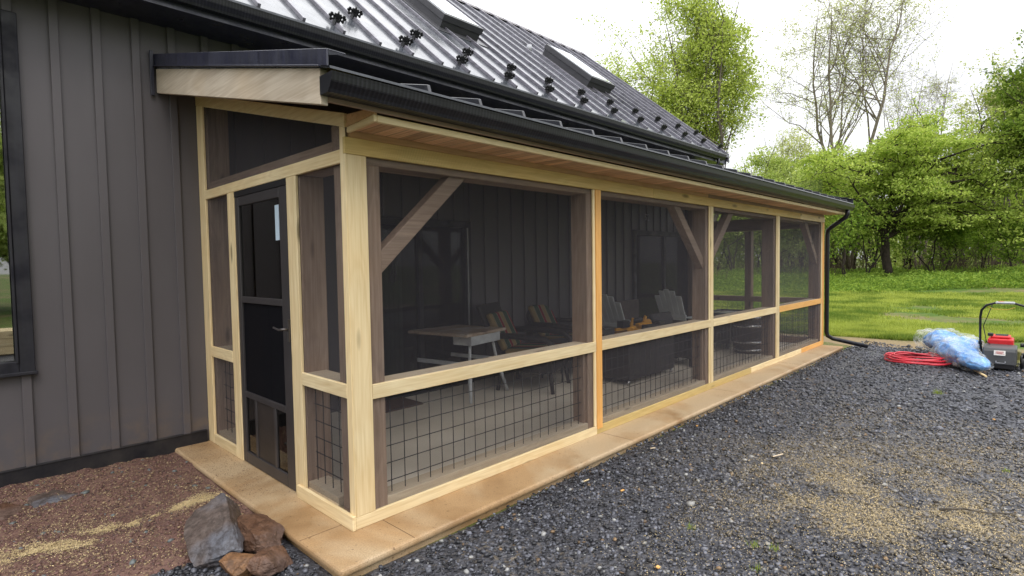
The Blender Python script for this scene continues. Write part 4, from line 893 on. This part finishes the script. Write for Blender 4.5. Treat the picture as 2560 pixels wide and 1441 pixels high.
m = MB(); m.tube([(8.30, -2.30, .86), (8.45, -2.2, .55), (8.7, -2.22, .30), (8.95, -2.3, .2)], .005, 6); m.build('cable', blackp, mw)

# ------------------------------------------------------------------ trees
def ptat(px, py, dep): return CP + (FX + RX * ((px - 1280) / 1384.9) - UX * ((py - 720.5) / 1384.9)) * dep
def leafmesh(name, C, size, mat, rs, parent=None, kind='quad', flatten=0.0):
    n = len(C); a = rs.randn(n, 3); a[:, 2] *= (1 - flatten); a /= np.linalg.norm(a, axis=1)[:, None]; b = rs.randn(n, 3); b[:, 2] *= (1 - flatten); b -= (b * a).sum(1)[:, None] * a; b /= np.linalg.norm(b, axis=1)[:, None]
    s_ = (size * rs.uniform(.55, 1.3, n))[:, None]; V = np.stack([C - a * s_, C - b * s_ * .55, C + a * s_, C + b * s_ * .55], 1)
    cl = rs.rand(n)
    return npmesh(name, V.reshape(-1, 3), np.arange(n * 4).reshape(n, 4), mat, parent, attrs={'rnd': np.repeat(cl, 4)})
def path(a, b, n, wob, rs, sag=0):
    a, b = np.array(a, float), np.array(b, float); l = np.linalg.norm(b - a); t = np.linspace(0, 1, n + 1)[:, None]; P = a * (1 - t) + b * t
    w_ = np.cumsum(rs.randn(n + 1, 3) * wob * l / n ** .5, 0) * np.sin(np.pi * t) ; P = P + w_; P[:, 2] += (sag * l * np.sin(np.pi * t[:, 0])); return P
def tree(name, base, H, label, mat, rs, crown, r0=.22, limbs=12, subs=7, twigs=6, lpt=10, leaf=.09, spread=.35, stems=1, wob=.10, flat=1.0, low=.25, group=None, cat='tree', lean=(0, 0), bk=None, bend=.15):
    """crown: list of (dx, dy, z, rx, ry, rz) ellipsoids relative to the base"""
    root = empty(name, tuple(base), label, cat, group); base = np.array(base, float); mb = MB(); L_ = []
    W = np.array([c[3] * c[4] * c[5] for c in crown]); W = W / W.sum()
    for sidx in range(stems):
        ang = rs.uniform(0, 6.28); off = np.array([math.cos(ang), math.sin(ang), 0]) * (0 if stems == 1 else H * .16 * rs.uniform(.6, 1.2)); c0 = crown[sidx % len(crown)]
        top = base + np.array([lean[0], lean[1], 0]) + off + np.array([c0[0] * .6, c0[1] * .6, H * rs.uniform(.8, .92)])
        T = path(base - [0, 0, .2], top, 12, wob * .5, rs); rr = [max(r0 * (1 if stems == 1 else .7) * (1 - .93 * i_ / 12) ** .9, .012) for i_ in range(13)]; rr[0] *= 1.35
        mb.tube(T, rr, 8)
        for li in range(limbs // stems):
            t = rs.uniform(low, .97); k = t * 12; i_ = min(int(k), 11); p0 = T[i_] * (1 - (k - i_)) + T[i_ + 1] * (k - i_); rb = np.interp(k, range(13), rr) * rs.uniform(.35, .6)
            c_ = crown[rs.choice(len(crown), p=W)]
            for _ in range(30):
                u = rs.randn(3); u /= np.linalg.norm(u); u *= rs.uniform(.55, 1.0); e = base + np.array([c_[0] + u[0] * c_[3], c_[1] + u[1] * c_[4], c_[2] + u[2] * c_[5]])
                if e[2] > p0[2] - H * .08 and np.linalg.norm(e - p0) > H * .1: break
            Q = path(p0, e, 7, wob, rs, bend * .4); mb.tube(Q, [max(rb * (1 - .85 * j / 7), .008) for j in range(8)], 5, False)
            for si in range(subs):
                tq = rs.uniform(.25, 1.0) * 7; j = min(int(tq), 6); s0 = Q[j] + (Q[j + 1] - Q[j]) * (tq - j); d = Q[-1] - Q[0]; ln = np.linalg.norm(d); d = d / (ln + 1e-6)
                v = d * .6 + rs.randn(3) * .65 * np.array([1, 1, flat]); v[2] += .12; v /= np.linalg.norm(v); sl_ = ln * rs.uniform(.2, .45) * (1.1 - .3 * tq / 7); S2 = path(s0, s0 + v * sl_, 4, wob, rs)
                mb.tube(S2, [max(rb * .38 * (1 - .7 * j2 / 4), .006) for j2 in range(5)], 4, False)
                for ti in range(twigs):
                    u0 = rs.uniform(.15, 1) * 4; j3 = min(int(u0), 3); w0 = S2[j3] + (S2[j3 + 1] - S2[j3]) * (u0 - j3); v2 = v * .5 + rs.randn(3) * .7 * np.array([1, 1, flat]); v2 /= np.linalg.norm(v2); tl = max(sl_ * rs.uniform(.15, .4), .15); w1 = w0 + v2 * tl
                    mb.tube([w0, (w0 + w1) / 2 + rs.randn(3) * .02, w1], [.007, .006, .004], 3, False)
                    if lpt > 0:
                        n = rs.poisson(lpt); tt = rs.rand(n, 1); L_.append(w0 * (1 - tt) + w1 * tt + rs.randn(n, 3) * spread * np.array([1, 1, flat * .8]))
    mb.build('trunk', bk or bark, root)
    if L_: leafmesh('crown', np.concatenate(L_), leaf, mat, rs, root)
    return root
def gb_(px, dep):
    p = ptat(px, 700, dep); return (p.x, p.y, float(ground_z(np.array(p.x), np.array(p.y))))
def side(a, dep_ax=1.0): return (RX.x * a, RX.y * a)
def cr_(px0, base, dep, lst):
    """crown lobes given as (sideways m, height, radius sideways, radius up)"""
    return [(RX.x * a, RX.y * a, h, rw, rw, rh) for a, h, rw, rh in lst]
rt_ = np.random.RandomState(101)
b = gb_(1745, 30)
tree('maple_tree', b, 16.8, 'tall yellow green maple rising behind the end of the house roof', lfYel, rt_, cr_(0, b, 30, [(-1.2, 12.6, 3.0, 3.6), (-3.0, 10.4, 2.4, 2.8), (.9, 10.2, 2.5, 3.4), (-.5, 7.2, 3.4, 2.0), (-.2, 14.6, 1.8, 1.8), (-3.6, 12.4, 1.8, 1.8), (1.8, 12.4, 1.6, 1.8)]), r0=.22, limbs=66, subs=9, twigs=7, lpt=15, leaf=.07, spread=.25, stems=3, low=.3, group=None)
b = gb_(2222, 33)
tree('spreading_tree', b, 10.3, 'broad bright green spreading tree with a dark leaning trunk', lfGrn, rt_, cr_(0, b, 33, [(.6, 7.0, 5.2, 2.3), (-3.2, 5.6, 3.0, 1.8), (4.6, 5.6, 3.8, 2.2), (1.5, 4.2, 5.5, 1.4), (7.5, 4.2, 2.5, 2.0), (-4.6, 4.2, 2.4, 1.5), (3.0, 3.2, 4.0, 1.0), (-2.5, 3.4, 3.0, .9), (6.5, 6.2, 2.4, 1.8)]), r0=.27, limbs=84, subs=9, twigs=7, lpt=17, leaf=.08, spread=.24, flat=.35, low=.25, wob=.15, bk=bark2, lean=(-1.2 * RX.x, -1.2 * RX.y))
b = gb_(2125, 42)
tree('tall_thin_tree', b, 22.5, 'tallest airy tree with several forked stems and sparse olive buds', lfOl, rt_, cr_(0, b, 42, [(-3.2, 17.6, 2.8, 2.6), (2.6, 18.3, 2.8, 3.0), (-5.4, 14.2, 2.2, 1.6), (4.2, 16.5, 1.8, 1.4), (-.6, 20.8, 3.4, 1.5), (0.5, 13, 3.8, 2), (-4.5, 17.2, 1.4, 1.2)]), r0=.26, limbs=72, subs=8, twigs=6, lpt=4.0, leaf=.07, spread=.24, stems=3, low=.42, wob=.07, bk=bark3)
b = gb_(2300, 46)
tree('bare_tree', b, 18.8, 'nearly bare twiggy tree right of the tallest tree', lfOl, rt_, cr_(0, b, 46, [(0, 15, 3.0, 3.4), (1.6, 13.5, 2.2, 2.6), (-2.2, 13, 1.8, 2.2)]), r0=.16, limbs=40, subs=7, twigs=7, lpt=1.3, leaf=.06, spread=.15, stems=4, low=.45, wob=.07, bk=bark3)
b = gb_(2490, 40)
tree('open_tree', b, 15.6, 'half leafed upright tree near the right edge of the photo', lfOl, rt_, cr_(0, b, 40, [(0, 12, 2.0, 3.2), (-.8, 9.5, 1.8, 2.2), (.9, 10, 1.9, 2.4)]), r0=.17, limbs=34, subs=7, twigs=6, lpt=8, leaf=.09, spread=.18, stems=2, low=.35)
b = gb_(2640, 29)
tree('dark_tree', b, 13.6, 'darker dense tree cut off by the right edge of the photo', lfDark, rt_, cr_(0, b, 29, [(0, 10, 2.6, 3.4), (-.9, 7.5, 2.3, 2.0), (.8, 6, 2.8, 1.8)]), r0=.22, limbs=44, subs=8, twigs=7, lpt=14, leaf=.10, spread=.22)
b = gb_(1985, 52)
tree('open_tree', b, 14.2, 'small sparse tree low between the maple and the tallest tree', lfOl, rt_, cr_(0, b, 52, [(0, 11.5, 2.4, 2.2), (-1.6, 9, 2.2, 1.6), (1.2, 9, 2.2, 1.6)]), r0=.15, limbs=20, subs=7, twigs=6, lpt=5, leaf=.10, spread=.22, stems=2, low=.4)
for px, dep, H, lab, mt_, rw in ((1880, 44, 9.6, 'round pale green tree just above the far porch roof', lfFar, 3.6), (2010, 40, 8.0, 'pale green tree left of the spreading tree', lfFar, 3.0), (1730, 50, 9.5, 'pale green tree directly behind the maple', lfFar, 3.4), (2560, 44, 8.8, 'fresh green tree low at the right edge', lfGrn, 3.8), (1950, 46, 10.6, 'pale green tree second to the right of the maple', lfFar, 3.4), (2080, 47, 10.4, 'pale green tree in front of the tallest tree', lfFar, 3.4), (2400, 48, 9.0, 'pale green tree behind the right side of the spreading tree', lfFar, 3.6)):
    b = gb_(px, dep); tree('leafy_tree', b, H, lab, mt_, rt_, cr_(0, b, dep, [(0, H * .72, rw, H * .26), (-rw * .5, H * .5, rw * .8, H * .22), (rw * .5, H * .5, rw * .8, H * .22), (0, H * .3, rw, H * .15)]), r0=.15, limbs=40, subs=8, twigs=6, lpt=15, leaf=.10, spread=.30, low=.2, group='leafy trees behind the lawn')
for k_, (ax, ay) in enumerate(((-7, -21), (-3.2, -22), (.6, -21), (4.5, -23), (-11, -23), (-1.5, -27))):
    c_ = copy_tree(bpy.data.objects['leafy_tree']); c_.location = (ax, ay, -.3); c_.rotation_euler.z = k_ * 1.7; tag(c_, 'leafy tree seen only as a reflection in the house window', 'tree', 'trees reflected in the window')
for px, dep, H, lab, s_ in ((2105, 31, 5.2, 'thin crooked sapling just right of the downspout', .5), (2163, 33, 5.6, 'dark slender trunk left of the leaning trunk', .5), (2330, 34, 4.6, 'forked dark sapling right of the leaning trunk', .8), (2375, 35, 4.4, 'leaning sapling with crossing stems', .8), (2455, 36, 4.2, 'bushy sapling in the shade at right', .9), (2525, 32, 4.0, 'sapling clump at the right photo edge', .9), (2130, 38, 5.0, 'thin sapling deep in the thicket behind the downspout', .6)):
    b = gb_(px, dep); tree('sapling', b, H, lab, lfMid, rt_, cr_(0, b, dep, [(0, H * .7, 1.6, H * .28), (.8, H * .5, 1.4, H * .25), (-.8, H * .45, 1.4, H * .2)]), r0=.075, limbs=14, subs=6, twigs=5, lpt=6 * s_, leaf=.095, spread=.2, stems=2, low=.25, wob=.20, bk=bark2, group='saplings at the wood edge')
# far wood, undergrowth, grass as masses
def wedge(n, d0, d1, r0_, r1_, rs):
    dep = rs.uniform(d0, d1, n); px = rs.uniform(r0_, r1_, n); P = np.array(CP)[None] + (np.array(FX)[None] + np.array(RX)[None] * ((px - 1280) / 1384.9)[:, None]) * dep[:, None]; return P[:, 0], P[:, 1]
rw_ = np.random.RandomState(7)
x, y = wedge(120000, 46, 66, 1500, 2900, rw_); hmax = 3.0 + 7.0 * fbm(x, y, .16, 3, 71); h = hmax * rw_.rand(len(x)) ** .8; k = fbm(x + h * 1.3, y - h * .7, .45, 3, 72) > .42
tag(leafmesh('woodland', np.stack([x, y, h + .2], 1)[k], .17, lfFar, rw_), 'pale green wood closing the view behind the trees', kind='stuff')
mb = MB()
x, y = wedge(170, 38, 62, 1600, 2850, rw_)
for a, b_ in zip(x, y):
    hh = rw_.uniform(4, 9); T = path((a, b_, 0), (a + rw_.randn() * .8, b_ + rw_.randn() * .8, hh), 6, .08, rw_); r_ = rw_.uniform(.03, .12); mb.tube(T, [r_ * (1 - .8 * j / 6) for j in range(7)], 5, False)
    for q in range(5): j = rw_.randint(1, 6); mb.tube(path(T[j], T[j] + rw_.randn(3) * np.array([1.1, 1.1, .7]) + [0, 0, .8], 3, .1, rw_), [r_ * .35, r_ * .25, r_ * .15, .008], 4, False)
tag(mb.build('thicket_stems', bark2), 'tangle of thin dark stems deep in the wood', kind='stuff')
x, y = wedge(110000, 24.5, 40, 1700, 2850, rw_); dd = np.hypot(x - CP.x, y - CP.y); g_ = .6 * np.clip((x - 25) / 9, 0, 1) * np.clip(fbm(x, y, .5, 3, 81) * 2.6 - .6, .06, 1); h = rw_.rand(len(x)) * (.08 + 1.1 * g_); k = (x + 3 * fbm(x, y, .35, 3, 83) + rw_.randn(len(x)) * .8) > 27.5; x, y, h = x[k], y[k], h[k]
tag(leafmesh('undergrowth', np.stack([x, y, ground_z(x, y) + h], 1), .065, lfMid, rw_, flatten=.0), 'low green undergrowth along the wood edge', kind='stuff')
x, y = wedge(9000, 33, 41, 1750, 2850, rw_); h = rw_.rand(len(x)) * 1.9; k = fbm(x, y, .4, 2, 91) > .5
mb = MB()
for a, b_, h_ in list(zip(x[k], y[k], h[k]))[:1500]:
    z0 = float(ground_z(np.array(a), np.array(b_))); e = np.array([a, b_, z0]) + rw_.randn(3) * [.7, .7, .1] + [0, 0, .5 + h_]; mb.tube(path((a, b_, z0), e, 3, .15, rw_, .1), [.014, .011, .008, .005], 3, False)
tag(mb.build('brush', plain('dry_brush', (.10, .07, .045), .9)), 'dry brown brush and brambles under the trees', kind='stuff')
# grass blades
n = 420000; dep = 10 + 22 * rs.rand(n) ** 1.5; px = rs.uniform(1700, 2680, n)
P = np.array(CP)[None] + (np.array(FX)[None] + np.array(RX)[None] * ((px - 1280) / 1384.9)[:, None]) * dep[:, None]; x, y = P[:, 0], P[:, 1]
k = (x > 10.5 + .75 * vnoise(x, y, 1.5, 33)) & (x < 25 + 4 * fbm(x, y, .3, 2, 13)) & (fbm(x, y, .45, 4, 30) + rs.rand(n) * .30 - .16 * np.exp(-((x - 15) / 3.5) ** 2 - ((y + 1.8) / 2.2) ** 2) > .47); x, y = x[k], y[k]; d = np.hypot(x - CP.x, y - CP.y); n = len(x)
a = rs.uniform(0, 6.28, n); l = rs.uniform(.03, .085, n) * (1 + .03 * (d - 10)) * (.55 + .9 * fbm(x, y, .8, 3, 31)); wv_ = .0045 * d / 10 * 1.3; z = ground_z(x, y)
B = np.stack([x, y, z], 1); sd_ = np.stack([-np.sin(a), np.cos(a), 0 * a], 1) * wv_[:, None]; tp = np.stack([np.cos(a) * l * .6, np.sin(a) * l * .6, l], 1)
V = np.stack([B - sd_, B + sd_, B + tp], 1).reshape(-1, 3); cc = np.clip((fbm(x, y, 1.1, 4, 35) - .5) * 3.2 + .35 + (rs.rand(n) - .3) * .7, 0, 1)
tag(npmesh('grass', V, np.arange(n * 3).reshape(n, 3), grassm, attrs={'rnd': np.repeat(cc, 3)}), 'bright green mown grass of the lawn', kind='stuff')
print('gravel', NG, 'grass', n)
